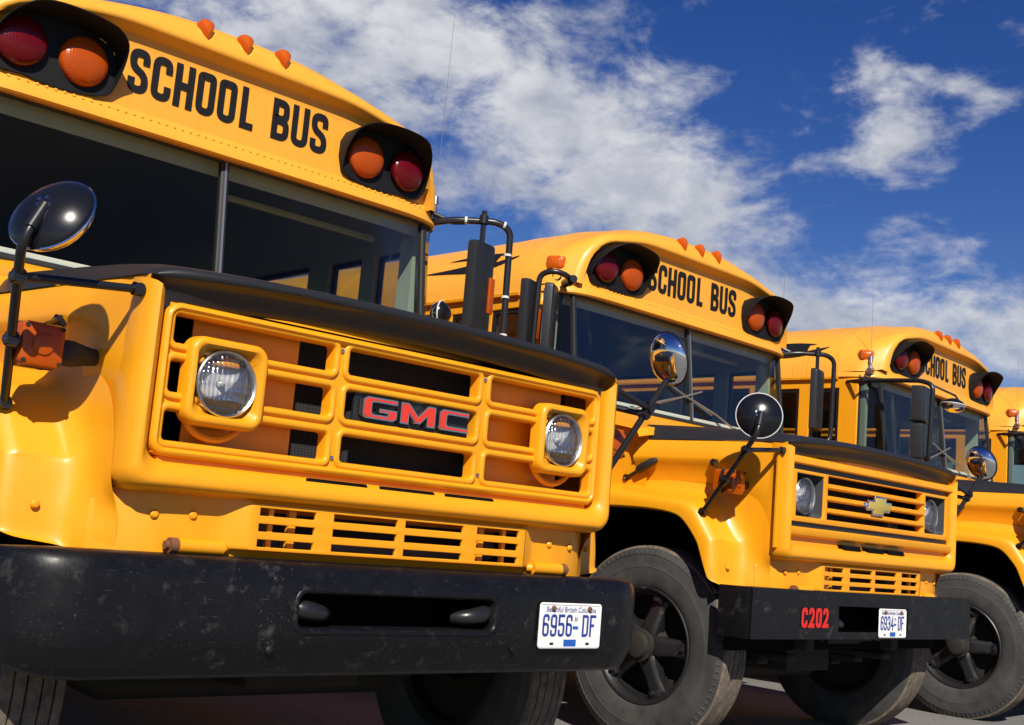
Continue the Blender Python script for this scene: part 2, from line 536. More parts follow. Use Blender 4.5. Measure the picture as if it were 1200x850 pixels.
def catmull(pts, sub=6):
    P = [Vector(p) for p in pts]; out = []
    for i in range(len(P) - 1):
        p0 = P[max(i - 1, 0)]; p1 = P[i]; p2 = P[i + 1]; p3 = P[min(i + 2, len(P) - 1)]
        for k in range(sub):
            t = k / sub
            out.append(0.5 * ((2 * p1) + (p2 - p0) * t + (2 * p0 - 5 * p1 + 4 * p2 - p3) * t * t + (3 * p1 - p0 - 3 * p2 + p3) * t ** 3))
    out.append(P[-1])
    return out


def round_path(pts, r=0.05, n=5):
    """3D polyline with rounded corners"""
    P = [Vector(p) for p in pts]; out = [P[0]]
    for i in range(1, len(P) - 1):
        a = P[i - 1] - P[i]; b = P[i + 1] - P[i]
        d = min(r, a.length * 0.49, b.length * 0.49)
        s0 = P[i] + a.normalized() * d; s1 = P[i] + b.normalized() * d
        for k in range(n + 1):
            t = k / n
            out.append(s0 * (1 - t) ** 2 + P[i] * 2 * t * (1 - t) + s1 * t * t)
    out.append(P[-1])
    return out


# stroke font -----------------------------------------------------------------
GL = {
    'S': [[(1, .70), (1, 1), (0, 1), (0, .58), (1, .42), (1, 0), (0, 0), (0, .30)]],
    'C': [[(1, .68), (1, 1), (0, 1), (0, 0), (1, 0), (1, .32)]],
    'H': [[(0, -.0, 'b'), (0, 1, 'b')], [(1, 0, 'b'), (1, 1, 'b')], [(0, .5), (1, .5)]],
    'O': [[(.5, 1), (0, 1), (0, 0), (1, 0), (1, 1), (.5, 1)]],
    'L': [[(0, 1, 'b'), (0, 0, 'm'), (1, 0, 'b')]],
    'B': [[(0, 0, 'b'), (0, 1, 'm'), (.93, 1), (.93, .53), (0, .53)], [(0, .47), (1, .47), (1, 0), (0, 0)]],
    'U': [[(0, 1, 'b'), (0, 0), (1, 0), (1, 1, 'b')]],
    'D': [[(.4, 1), (0, 1, 'm'), (0, 0, 'm'), (1, 0), (1, 1), (.4, 1)]],
    'F': [[(0, 0, 'b'), (0, 1, 'm'), (1, 1, 'b')], [(0, .52), (.8, .52)]],
    'G': [[(1, .68), (1, 1), (0, 1), (0, 0), (1, 0), (1, .47, 'm'), (.5, .47, 'b')]],
    'M': [[(0, 0, 'b'), (0, 1, 'm'), (.5, .25, 'm'), (1, 1, 'm'), (1, 0, 'b')]],
    '6': [[(1, .74), (1, 1), (0, 1), (0, 0), (1, 0), (1, .56), (0, .56)]],
    '9': [[(0, .26), (0, 0), (1, 0), (1, 1), (0, 1), (0, .44), (1, .44)]],
    '5': [[(1, 1, 'b'), (0, 1, 'm'), (0, .55, 'm'), (1, .6), (1, 0), (0, 0), (0, .28)]],
    '3': [[(0, .74), (0, 1), (1, 1), (1, .52), (.35, .52)], [(.35, .48), (1, .48), (1, 0), (0, 0), (0, .26)]],
    '4': [[(.75, 0, 'b'), (.75, 1, 'm'), (0, .3, 'm'), (1.1, .3, 'b')]],
    '2': [[(0, .72), (0, 1), (1, 1), (1, .55), (0, 0, 'm'), (1.05, 0, 'b')]],
    '0': [[(.5, 1), (0, 1), (0, 0), (1, 0), (1, 1), (.5, 1)]],
}


def glyph(mb, ch, x, z, wd, h, t, fn, d, depth=0.0, slant=0.0, rad=None):
    rad = rad if rad is not None else min(wd, h * 0.5) * 0.5
    for si, st in enumerate(GL[ch]):
        # stroke centre line: inset by t/2
        P = []
        for p in st:
            P.append(Vector((t / 2 + p[0] * (wd - t), t / 2 + p[1] * (h - t), 0)))
        fl = [p[2] if len(p) > 2 else '' for p in st]
        closed = (P[0] - P[-1]).length < 1e-6
        pts = []
        for i, p in enumerate(P):
            if i in (0, len(P) - 1):
                if fl[i] == 'b':       # extend to the box edge
                    q = P[1] if i == 0 else P[-2]
                    p = p + (p - q).normalized() * (t / 2)
                pts.append(p); continue
            if fl[i] == 'm': pts.append(p); continue
            a = P[i - 1] - p; b = P[i + 1] - p
            dd = min(max(rad - t * 0.25, t * 0.5), a.length * 0.5, b.length * 0.5)
            s0 = p + a.normalized() * dd; s1 = p + b.normalized() * dd
            for k in range(6):
                u = k / 5
                pts.append(s0 * (1 - u) ** 2 + p * 2 * u * (1 - u) + s1 * u * u)
        cl = [pts[0]]
        for p in pts[1:]:
            if (p - cl[-1]).length > 1e-6: cl.append(p)
        pts = cl
        n = len(pts); Lf = []; Rt = []
        for i in range(n):
            if closed and i in (0, n - 1):
                t0 = (pts[-1] - pts[-2]).normalized(); t1 = (pts[1] - pts[0]).normalized()
            else:
                t0 = (pts[i] - pts[i - 1]).normalized() if i else (pts[1] - pts[0]).normalized()
                t1 = (pts[i + 1] - pts[i]).normalized() if i < n - 1 else t0
            n0 = Vector((-t0.y, t0.x, 0)); n1 = Vector((-t1.y, t1.x, 0))
            nn = (n0 + n1); nn = nn.normalized() if nn.length > 1e-6 else n0
            k = min(t / 2 / max(nn.dot(n0), 0.35), t * 1.1)
            Lf.append(pts[i] + nn * k); Rt.append(pts[i] - nn * k)
        dd = d - si * 0.0004
        def put(p, q): return fn(x + p.x + p.y * slant, z + p.y, q)
        if depth == 0:
            vs = [put(p, dd) for p in Lf] + [put(p, dd) for p in Rt]
            mb.add(vs, [(i, i + 1, n + i + 1, n + i) for i in range(n - 1)])
        else:
            rings = [[put(Lf[i], dd), put(Rt[i], dd), put(Rt[i], dd - depth), put(Lf[i], dd - depth)] for i in range(n)]
            mb.loft(rings, True, not closed, not closed)


def word(mb, items, z, h, t, fn, d, **kw):
    for ch, x, wd in items: glyph(mb, ch, x, z, wd, h, t, fn, d, **kw)


def font_mesh(text, name, mat, x, z, height, y, squeeze=1.0):
    cu = bpy.data.curves.new(name, 'FONT'); cu.body = text; cu.size = 1.0; cu.align_x = 'CENTER'
    ob = bpy.data.objects.new(name, cu); COL.objects.link(ob)
    dg = bpy.context.evaluated_depsgraph_get()
    me = bpy.data.meshes.new_from_object(ob.evaluated_get(dg))
    bpy.data.objects.remove(ob); bpy.data.curves.remove(cu)
    k = height / 0.72
    for v in me.vertices: v.co = (x + v.co.x * k * squeeze, y, z + v.co.y * k)
    me.name = name
    me.materials.clear(); me.materials.append(mat)
    return me


# ------------------------------------------------------------------ objects
def link(name, me, parent=None, label=None):
    o = bpy.data.objects.new(name, me); COL.objects.link(o)
    if parent is not None: o.parent = parent
    if label: o['label'] = label
    return o


CACHE = {}


SMALL = {'sidewall_rib', 'grille_screw', 'plate_number', 'signal_screw', 'mirror_bolt', 'carriage_bolt', 'plate_bolt', 'plate_slot', 'tube_band', 'radiator_bracket', 'lower_grille_bracket', 'air_slot', 'roof_seam', 'plate_flag', 'rivet_row'}


def part(name, key, builder, parent, label=None, loc=None, rot=None, sub=0):
    """a part of a bus; alike parts share one mesh"""
    if key not in CACHE: CACHE[key] = builder()
    o = link(name, CACHE[key], parent, label)
    if name in SMALL: o['kind'] = 'stuff'
    if loc is not None: o.location = loc
    if rot is not None: o.rotation_euler = rot
    if sub:
        md = o.modifiers.new('subdivision', 'SUBSURF'); md.levels = sub; md.render_levels = sub
    return o


# ------------------------------------------------------------------ ground
def ground():
    mb = MB()
    xs = [-3000, -300, -40, -8, 0, 8, 20, 60, 400, 3000]
    mb.add([(x, y, 0) for y in xs for x in xs],
           [(j * 10 + i, j * 10 + i + 1, (j + 1) * 10 + i + 1, (j + 1) * 10 + i) for j in range(9) for i in range(9)])
    o = link('ground', mb.mesh('ground', M['asphalt']))
    o['kind'] = 'structure'
    o['label'] = 'sunlit grey asphalt of the parking lot under the buses'


ground()

# ------------------------------------------------------------------ bus body
BODY_L = 9.2
ZR = 2.375          # roof rail height


def roof_x(z):
    q = max(0.0, min(1.0, (z - ZR) / 0.575))
    return 1.2 * (1 - q ** 2.25) ** (1 / 2.25)


def roof_outline(m=40, sx=1.0, top=0.575):
    out = []
    for i in range(m + 1):
        a = math.pi * i / m
        c, s_ = math.cos(a), math.sin(a)
        out.append((-1.2 * sx * math.copysign(abs(c) ** (2 / 2.25), c), ZR + top * abs(s_) ** (2 / 2.25)))
    return out


def resample_half(half, m):
    """half outline from x=0 outwards -> full outline left to right, m+1 points"""
    pts = [Vector((x, z, 0)) for x, z in half]
    pts = catmull(pts, 8)
    full = [Vector((-p.x, p.y, 0)) for p in pts[::-1]] + pts[1:]
    L = [0]
    for a, b in zip(full, full[1:]): L.append(L[-1] + (b - a).length)
    out = []
    j = 0
    for i in range(m + 1):
        s = L[-1] * i / m
        while j < len(L) - 2 and L[j + 1] < s: j += 1
        t = (s - L[j]) / max(L[j + 1] - L[j], 1e-9)
        p = full[j].lerp(full[j + 1], min(max(t, 0), 1))
        out.append((p.x, p.y))
    return out


def bend(x): return 1.05 * max(0.0, abs(x) - 0.86) ** 2


def roof_mesh():
    mb = MB()
    rings = []
    for y in (0.30, 0.34, 0.9, 1.6, 2.4, 3.2, 4.2, 5.2, 6.2, 7.2, 8.2, BODY_L):
        rings.append([(x, y, z) for x, z in roof_outline(44)])
    mb.loft(rings, False)
    mb.add(rings[-1], [tuple(range(45))])
    return mb.mesh('roof', M['roof_yellow'])


def roof_seam_mesh():
    mb = MB()
    for y in (0.62, 2.05, 3.5, 5.0):
        pts = [(x * 1.0012, y, z + 0.0005) for x, z in roof_outline(44)]
        prof = []
        rings = []
        for x, z in roof_outline(44):
            n = Vector((x / 1.2, 0, (z - ZR) / 0.575 + 0.02)).normalized()
            p = Vector((x, y, z))
            rings.append([p + Vector((0, -0.018, 0)) - n * 0.003, p + Vector((0, -0.016, 0)) + n * 0.0025,
                          p + Vector((0, 0.016, 0)) + n * 0.0025, p + Vector((0, 0.018, 0)) - n * 0.003])
        mb.loft(rings, False)
    return mb.mesh('seam', M['roof_yellow'])


def rivets(mb, pts, nrm, r=0.005):
    for p, n in zip(pts, nrm):
        n = Vector(n).normalized(); p = Vector(p)
        e1 = n.orthogonal().normalized(); e2 = n.cross(e1)
        ring = [p + (e1 * math.cos(k * 1.0472) + e2 * math.sin(k * 1.0472)) * r - n * 0.001 for k in range(6)]
        ring2 = [p + (e1 * math.cos(k * 1.0472) + e2 * math.sin(k * 1.0472)) * r * 0.6 + n * r * 0.55 for k in range(6)]
        mb.loft([ring, ring2], True, False, True)


def roof_rivet_mesh():
    mb = MB()
    for y in (0.56, 0.60, 0.68, 2.0, 2.1):
        pts = []; nr = []
        for i in range(26):
            z = ZR + 0.03 + 0.012 * i
            x = roof_x(z)
            pts.append((-x, y, z)); nr.append((-1, 0, 0.45))
        rivets(mb, pts, nr, 0.0055)
    pts = [(-roof_x(ZR + 0.022), 0.35 + 0.06 * i, ZR + 0.022) for i in range(60)]
    rivets(mb, pts, [(-1, 0, .1)] * 60, 0.006)
    return mb.mesh('rivet_row', M['roof_yellow'])


CAP_OUT = [(0, 2.905), (.27, 2.898), (.55, 2.858), (.81, 2.792), (.93, 2.752), (1.05, 2.655), (1.11, 2.54), (1.135, 2.44)]
CAP_BROW = [(0, 2.806), (.3, 2.806), (.55, 2.798), (.78, 2.757), (.92, 2.718), (1.02, 2.64), (1.065, 2.535), (1.08, 2.44)]
CAP_IN = [(0, 2.768), (.3, 2.768), (.55, 2.764), (.76, 2.730), (.90, 2.698), (.995, 2.62), (1.035, 2.52), (1.048, 2.44)]


def cap_mesh():
    m = 64
    mb = MB()
    R0 = [(x, 0.305, z + 0.002) for x, z in roof_outline(m, 1.001)]
    R1 = [(x * 0.995, 0.16, z - 0.012) for x, z in roof_outline(m)]
    # blend between roof end and cap shoulder
    o2 = resample_half(CAP_OUT, m)
    def lift(r):   # bring the ring ends up to z 2.44 where the lip covers
        return [(x, y, max(z, 2.43)) for x, y, z in r]
    mid = []
    for (a, b, c), (x, z) in zip(R1, o2):
        mid.append(((a + x) / 2 * 1.012, 0.055 + bend(x) * 0.6, (c + z) / 2 + 0.012))
    R2 = [(x, -0.025 + bend(x), z) for x, z in o2]
    br = resample_half(CAP_BROW, m)
    # rounded nose of the brow
    R3 = [(x * .5 + u * .5, -0.062 + bend(u), z * .45 + v * .55 + 0.012) for (x, z), (u, v) in zip(o2, br)]
    R4 = [(u, -0.088 + bend(u), v) for u, v in br]
    inn = resample_half(CAP_IN, m)
    R5 = [(u * .6 + x * .4, -0.089 + bend(u), v * .6 + z * .4) for (x, z), (u, v) in zip(inn, br)]
    R6 = [(x * .75 + u * .25, -0.080 + bend(x), z * .7 + v * .3) for (x, z), (u, v) in zip(inn, br)]
    R7 = [(x, -0.036 + bend(x), z - 0.004) for x, z in inn]
    R8 = [(x * .985, -0.030 + bend(x), z - 0.014) for x, z in inn]
    rings = [lift(r) for r in (R0, R1, mid, R2, R3, R4, R5, R6, R7, R8)]
    mb.loft(rings, False)
    # sign panel
    rows = []
    for k in range(7):
        t = k / 6
        rows.append([(x, -0.030 + bend(x) - 0.006 * t, z * (1 - t) + 2.43 * t) for x, y, z in rings[-1]])
    mb.loft(rows, False)
    return mb.mesh('front_cap', M['roof_yellow'], sharp=50)


def lip_path(h=0.0):
    pts = []
    for y in (0.30, 0.2):
        pts.append((Vector((-1.165 - 0.02 * (y > .25), y, 0)), Vector((-1, 0, 0))))
    # corner
    cx, cy, r = -0.965, 0.13, 0.18
    N = 60
    base = [Vector((-1.16, 0.2, 0))]
    arc = [Vector((-1.148 + 0 * k, 0.14, 0)) for k in range(0)]
    path = [(-1.185, .30), (-1.175, .2), (-1.160, .13), (-1.138, .075), (-1.10, .032), (-1.04, .0), (-.97, -.018), (-.86, -.03), (-.6, -.034), (-.3, -.036), (0, -.036)]
    path = path + [(-x, y) for x, y in path[-2::-1]]
    P = catmull([(x, y, 0) for x, y in path], 4)
    out = []
    for i, p in enumerate(P):
        t = (P[min(i + 1, len(P) - 1)] - P[max(i - 1, 0)]).normalized()
        n = Vector((t.y, -t.x, 0))
        out.append((p, n, (0, 0, 1)))
    return out


def cap_lip_mesh():
    mb = MB()
    prof = [(-0.035, 2.47), (0.004, 2.462), (0.012, 2.440), (0.017, 2.425), (0.028, 2.402), (0.030, 2.388), (0.022, 2.380), (-0.05, 2.384)]
    mb.sweep(lip_path(), prof)
    return mb.mesh('drip_lip', M['roof_yellow'], sharp=45)


def cap_rivet_mesh():
    mb = MB()
    pts = []; nr = []
    path = lip_path()
    acc = 0; last = path[0][0]
    for p, n, u in path:
        pass
    L = 0; nxt = 0.02
    for (a, na, _), (b, nb, _) in zip(path, path[1:]):
        seg = (b - a).length
        while nxt <= L + seg:
            t = (nxt - L) / seg
            q = a.lerp(b, t) + na * 0.011
            if abs(q.x) < 1.12: pts.append((q.x, q.y, 2.443)); nr.append((na.x, na.y, 0.15))
            nxt += 0.034
        L += seg
    rivets(mb, pts, nr, 0.0085)
    return mb.mesh('rivet_row', M['roof_yellow'])


def lettering_mesh():
    mb = MB()
    s = [('S', -.470, .084), ('C', -.3735, .084), ('H', -.277, .084), ('O', -.1805, .084), ('O', -.084, .084), ('L', .022, .064),
         ('B', .172, .086), ('U', .2695, .085), ('S', .366, .086)]
    word(mb, s, 2.532,   .177, .0295, XZ, -0.0372, rad=0.042)
    return mb.mesh('lettering', M['letter'])


def blinker_hood(s):
    """black back plate and visor of the pair of warning lights, s = +1 right in view"""
    out = [(.600, 2.462), (.540, 2.484), (.522, 2.55), (.524, 2.62), (.55, 2.668), (.63, 2.700), (.76, 2.709), (.87, 2.696), (.945, 2.650),
           (.985, 2.585), (1.0, 2.52), (.975, 2.470), (.92, 2.458)]
    low = [(.85, 2.462), (.80, 2.452), (.69, 2.452)]
    mb = MB()
    def fn(u, v, d): return (u * s, d + bend(u) * 0.9, v)
    mb.prism(out + low, -0.030, -0.050, fn)
    vis = catmull([(x, z, 0) for x, z in out], 3)
    n = len(vis)
    rings = []
    c = Vector((.77, 2.56, 0))
    for i, p in enumerate(vis):
        t = min(max((p.y - 2.465) / (2.69 - 2.465), 0), 1)
        dp = 0.006 + 0.140 * t ** 1.5
        nrm = (p - c).normalized()
        fl = p + nrm * 0.006 * t
        b = p - nrm * 0.004; fb = fl - nrm * 0.004
        rings.append([fn(p.x, p.y, -0.049), fn(fl.x, fl.y, -0.049 - dp), fn(fb.x, fb.y, -0.0495 - dp), fn(b.x, b.y, -0.049)])
    mb.loft(rings, True, True, True)
    return mb.mesh('light_hood', M['visor_black'], sharp=40)


def dome_lens(r, h, mat, ring=True):
    mb = MB()
    prof = [(r * math.cos(a), -h * math.sin(a) - 0.012) for a in [R(90 * k / 7) for k in range(8)]]
    prof = [(r, 0.0)] + prof
    mb.lathe(prof, (0, 0, 0), (0, 1, 0), 36)
    return mb.mesh('lens', mat, sharp=60)


def marker_mesh():
    """wedge-shaped clearance light"""
    mb = MB()
    o = [(0, -.048), (-.016, -.030), (-.034, .012), (-.030, .034), (-.014, .043), (0, .045), (.014, .043), (.030, .034), (.034, .012), (.016, -.030)]
    base = [(x * 1.1, 0.012, z * 1.08) for x, z in o]
    f0 = [(x * 1.0, -0.012, z) for x, z in o]
    f1 = [(x * .8, -0.030, z * .72 + .006) for x, z in o]
    f2 = [(x * .3, -0.037, z * .25 + .012) for x, z in o]
    mb.loft([base, f0, f1, f2], True, False, True)
    return mb.mesh('lens', M['marker'], sharp=30)


def win_holes(side):
    """(y0, y1, z0, z1) openings in the side wall; side -1 = entrance side"""
    H = []
    y = 1.06
    if side < 0:
        H += [(.285, .525, 1.0, 2.30), (.620, .870, 1.0, 2.30)]
    else:
        H += [(.20, .475, 1.80, 2.30), (.585, .875, 1.72, 2.30)]
    while y + .62 < BODY_L - 0.1:
        H.append((y, y + .62, 1.76, 2.31)); y += .73
    return H


def side_mesh(s):
    mb = MB()
    mb.plate(.127, BODY_L, .62, ZR, win_holes(s), s * 1.2, s * 1.155, YZ)
    return mb.mesh('side_wall', M['yellow'], bevel=0.006, seg=1)


def lining_mesh(s):
    mb = MB()
    mb.plate(.135, BODY_L - .02, .7, ZR - .01, win_holes(s), s * 1.1525, s * 1.138, YZ)
    return mb.mesh('wall_lining', M['interior'])


def win_frame(y0, y1, z0, z1, s):
    mb = MB()
    k = .022
    mb.plate(y0, y1, z0, z1, [(y0 + k, y1 - k, z0 + k, z1 - k)], s * 1.188, s * 1.166, YZ)
    if y0 > 1.0: mb.box(s * 1.168, s * 1.186, y0 + k, y1 - k, (z0 + z1) / 2 - .012, (z0 + z1) / 2 + .012)
    return mb.mesh('window_frame', M['black_metal'])


def pane(y0, y1, z0, z1, s):
    mb = MB()
    mb.box(s * 1.174, s * 1.179, y0 + .01, y1 - .01, z0 + .01, z1 - .01)
    return mb.mesh('pane', M['side_glass'], merge=0)


def ws_y(z): return -0.115 * (2.385 - z)


def screen_pane(x0, x1):
    mb = MB()
    z0, z1 = 1.795, 2.40
    a = lambda x, z, d: (x, ws_y(z) + d + (0.35 * max(0, abs(x) - .85) ** 2), z)
    n = 10
    rings = []
    for k in range(n + 1):
        x = x0 + (x1 - x0) * k / n
        rings.append([a(x, z0, 0), a(x, z1, 0), a(x, z1, .006), a(x, z0, .006)])
    mb.loft(rings, True, True, True)
    return mb.mesh('windscreen', M['glass'])


def corner_pane(s):
    mb = MB()
    z0, z1 = 1.80, 2.40
    P = [(1.085, .022), (1.135, .055), (1.168, .095), (1.180, .135)]
    rings = [[(s * x, y + ws_y(z0) * max(0, 1 - k / 3), z0), (s * x, y + ws_y(z1), z1), (s * (x - .006), y + .004 + ws_y(z1), z1),
              (s * (x - .006), y + .004 + ws_y(z0) * max(0, 1 - k / 3), z0)] for k, (x, y) in enumerate(P)]
    mb.loft(rings, True, True, True)
    return mb.mesh('corner_pane', M['side_glass'])


def screen_frame():
    """rubber gaskets, divider and sill of the windscreen"""
    mb = MB()
    for x, wd, pr in ((0, .017, .012), (1.062, .014, .010), (-1.062, .014, .010)):
        y = lambda z: ws_y(z) + (0.35 * max(0, abs(x) - .85) ** 2)
        q = [[(x - wd, y(z) + .018, z), (x - wd, y(z) - pr * .6, z), (x - wd * .5, y(z) - pr, z), (x + wd * .5, y(z) - pr, z), (x + wd, y(z) - pr * .6, z), (x + wd, y(z) + .018, z)] for z in (1.775, 2.41)]
        mb.loft(q, True, True, True)
    for s in (-1, 1):       # rear edge of the corner glass
        mb.box(s * 1.172, s * 1.190, .118, .140, 1.78, 2.40)
    pts = [(-1.17, .10, 0), (-1.10, .03, 0), (-1.0, .0, 0), (-.8, -.004, 0), (.8, -.004, 0), (1.0, .0, 0), (1.10, .03, 0), (1.17, .10, 0)]
    for z, r in ((1.785, .018), (2.392, .020)):
        mb.tube([(x, y + ws_y(z), z) for x, y, _ in catmull(pts, 3)], r, 8)
    return mb.mesh('windscreen_gasket', M['rubber'], sharp=50)


def screen_sill():
    mb = MB()
    pts = catmull([(-1.10, .045, 0), (-1.0, .012, 0), (-.8, .004, 0), (.8, .004, 0), (1.0, .012, 0), (1.10, .045, 0)], 3)
    mb.loft([[(p.x, p.y + ws_y(1.80) - .004, 1.800), (p.x, p.y + ws_y(1.82) - .008, 1.822), (p.x, p.y + ws_y(1.82) + .03, 1.826), (p.x, p.y + ws_y(1.8) + .03, 1.80)] for p in pts], True, True, True)
    return mb.mesh('windscreen_sill', M['sill'])


def screen_trim():
    mb = MB()
    for dx in (-.0045, .0045):
        pass
    q = [[(-.004, ws_y(z) - .012, z), (-.004, ws_y(z) - .017, z), (.004, ws_y(z) - .017, z), (.004, ws_y(z) - .012, z)] for z in (1.80, 2.385)]
    mb.loft(q, True, True, True)
    return mb.mesh('divider_trim', M['alu'])


def cowl_mesh():
    mb = MB()
    # front wall under the windscreen and sloped cowl top
    prof = [(.05, 1.79), (-.075, 1.787), (-.105, 1.765), (-.30, 1.685), (-.55, 1.640), (-.575, 1.600)]
    xs = [-1.175, -1.13, -1.03, -.8, -.4, 0, .4, .8, 1.03, 1.13, 1.175]
    rings = []
    for x in xs:
        k = max(0, (abs(x) - .95) / .225)
        rings.append([(x if y > -.1 else x * .96, y + k * k * .17 * (y < .04) * (y > -.2), z - k * k * .03) for y, z in prof])
    mb.loft(rings, False)
    # sides below, down to the step
    for s in (-1, 1):
        st = [(s * 1.172, .135), (s * 1.150, .02), (s * 1.085, -.16), (s * 1.035, -.35), (s * 1.022, -.556)]
        zt = [1.78, 1.76, 1.715, 1.668, 1.590]
        mb.loft([[(x, y, z), (x + s * .012, y, 1.47), (x - s * .004, y, 1.40), (x, y, 1.30), (x, y, 1.22 if y < 0 else .62)] for (x, y), z in zip(st, zt)], False)
    return mb.mesh('cowl', M['yellow'], sharp=35)


def stepwell_mesh():
    mb = MB()
    mb.box(-1.19, 1.19, .13, .16, .62, 1.78)        # firewall
    mb.box(-1.19, 1.19, .16, BODY_L, .62, .70)       # floor
    mb.box(-1.19, 1.19, BODY_L - .04, BODY_L - .002, .70, ZR)
    return mb.mesh('floor_pan', M['floor'])


def inner_roof():
    mb = MB()
    rings = [[(x * .95, y, (z - ZR) * .93 + ZR - .01) for x, z in roof_outline(24)] for y in (.06, 1, 3, 6, BODY_L - .05)]
    mb.loft(rings, False)
    return mb.mesh('ceiling', M['ceiling'])


def header_mesh():
    mb = MB()
    # inside header panel above the windscreen and the sun-visor rail
    rings = [[(x, .035 + bend(x) * .5, 2.405), (x, .06 + bend(x) * .5, 2.33), (x, .34, 2.47), (x, .36, 2.60)] for x in (-1.08, -.9, -.5, 0, .5, .9, 1.08)]
    mb.loft(rings, False)
    for s in (-1, 1):
        mb.box(s * 1.128, s * 1.085, .10, .20, 1.78, 2.39)      # corner posts
    return mb.mesh('header_panel', M['interior'])


def visor_rail(s):
    mb = MB()
    mb.box(*sorted((s * .20, s * 1.0)), .30, .325, 2.318, 2.345)
    return mb.mesh('visor_rail', M['interior'], bevel=.004)


def seat_mesh():
    mb = MB()
    rings = []
    prof = rrect(-.45, .45, .70, 1.62, .10, 5)
    mb.loft([ring3(prof, -.045), ring3([(x * 1.03, z) for x, z in prof], 0), ring3(prof, .05)], True, True, True)
    mb.box(-.45, .45, -.48, -.05, 1.02, 1.16)
    mb.box(-.42, -.38, -.4, -.1, .70, 1.02).box(.38, .42, -.4, -.1, .70, 1.02)
    return mb.mesh('seat', M['seat'], bevel=.015)


def steering_mesh():
    mb = MB()
    c = Vector((.58, .34, 1.62)); n = Vector((0, .55, .83)).normalized(); e1 = Vector((1, 0, 0)); e2 = n.cross(e1)
    mb.tube([c + (e1 * math.cos(2 * math.pi * k / 28) + e2 * math.sin(2 * math.pi * k / 28)) * .235 for k in range(28)], .013, 8, closed=True)
    for a in (90, 210, 330):
        mb.tube([c, c + (e1 * math.cos(R(a)) + e2 * math.sin(R(a))) * .23], .010, 6)
    mb.tube([c, c - n * .55], .025, 8)
    return mb.mesh('steering_wheel', M['black_plastic'])


# ------------------------------------------------------------------ hood, fenders, nose
def hood_w(y):
    pts = [(-1.46, .930), (-1.40, .932), (-1.33, .935), (-1.0, .978), (-.55, 1.030)]
    for (a, x), (b, z) in zip(pts, pts[1:]):
        if y <= b: return x + (z - x) * (y - a) / (b - a)
    return pts[-1][1]


HY = (-1.398, -1.36, -1.30, -1.2, -1.17, -1.14, -1.11, -1.08, -1.05, -.98, -.84, -.70, -.557)


def hood_side_mesh(s):
    mb = MB()
    rings = []
    for y in HY:
        w_ = hood_w(y)
        t = min(max((y + 1.19) / .13, 0), 1); f = t * t * (3 - 2 * t)
        off = [(-.004, 1.570, 0), (.006, 1.555, 0), (.010, 1.52, .012), (.008, 1.480, .020), (.006, 1.464, .021), (.004, 1.445, .006), (.002, 1.405, -.012), (0, 1.355, -.024), (-.004, 1.31, -.024), (-.008, 1.26, -.022)]
        if y < -1.1: off = off[:-2] + [(-.012, 1.30, 0), (-.035, 1.26, 0)]
        g = min(max((y + 1.345) / .14, 0), 1)
        rings.append([(s * (w_ + a * g + b * f - .009 * (1 - g)), y, z) for a, z, b in off] + [(s * (w_ - .035), y, 1.04 if y < -1.1 else 1.25)])
    mb.loft(rings, False)
    return mb.mesh('hood_side', M['yellow'], sharp=60)


def crown(x, w_): return 0.030 * (1 - min(1.0, abs(x / w_)) ** 2.2)


def hood_top_mesh():
    """matte black hood top with its overhanging front lip"""
    mb = MB()
    xs = [0, .18, .36, .54, .70, .82, .88, .91, .93, .95, .967, .98, .99, .996, 1.0]
    xs = [-q for q in xs[:0:-1]] + xs
    rings = []
    # from the foot of the lip, up its undercut face, over the edge and back along the top: y, z, half width
    prof = [(-1.372, 1.492, .872), (-1.384, 1.500, .876), (-1.396, 1.520, .886), (-1.410, 1.541, .893), (-1.430, 1.556, .902), (-1.444, 1.564, .908), (-1.451, 1.573, .912), (-1.450, 1.583, .916), (-1.440, 1.592, .921),
            (-1.40, 1.602, .932), (-1.30, 1.615, None), (-1.15, 1.628, None), (-.95, 1.638, None), (-.75, 1.646, None), (-.557, 1.652, None)]
    for y, z, hw in prof:
        w_ = hw or hood_w(y) + .003
        row = []
        for q in xs:
            c = crown(q, 1) * (1.5 if z < 1.56 else 1.0)
            e = max(0, (abs(q) - .90) / .10)
            d = (1.570 - z) * e ** 2.2 if z > 1.57 else 0.0
            yy = y + (.045 * max(0, (abs(q) - .62) / .38) ** 2.5 * min(1, (-1.37 - y) / .05) if y < -1.375 else 0)
            row.append((q * w_, yy, z + c + d))
        rings.append(row)
    mb.loft(rings, False)
    return mb.mesh('hood_top', M['hood_black'], sharp=60)


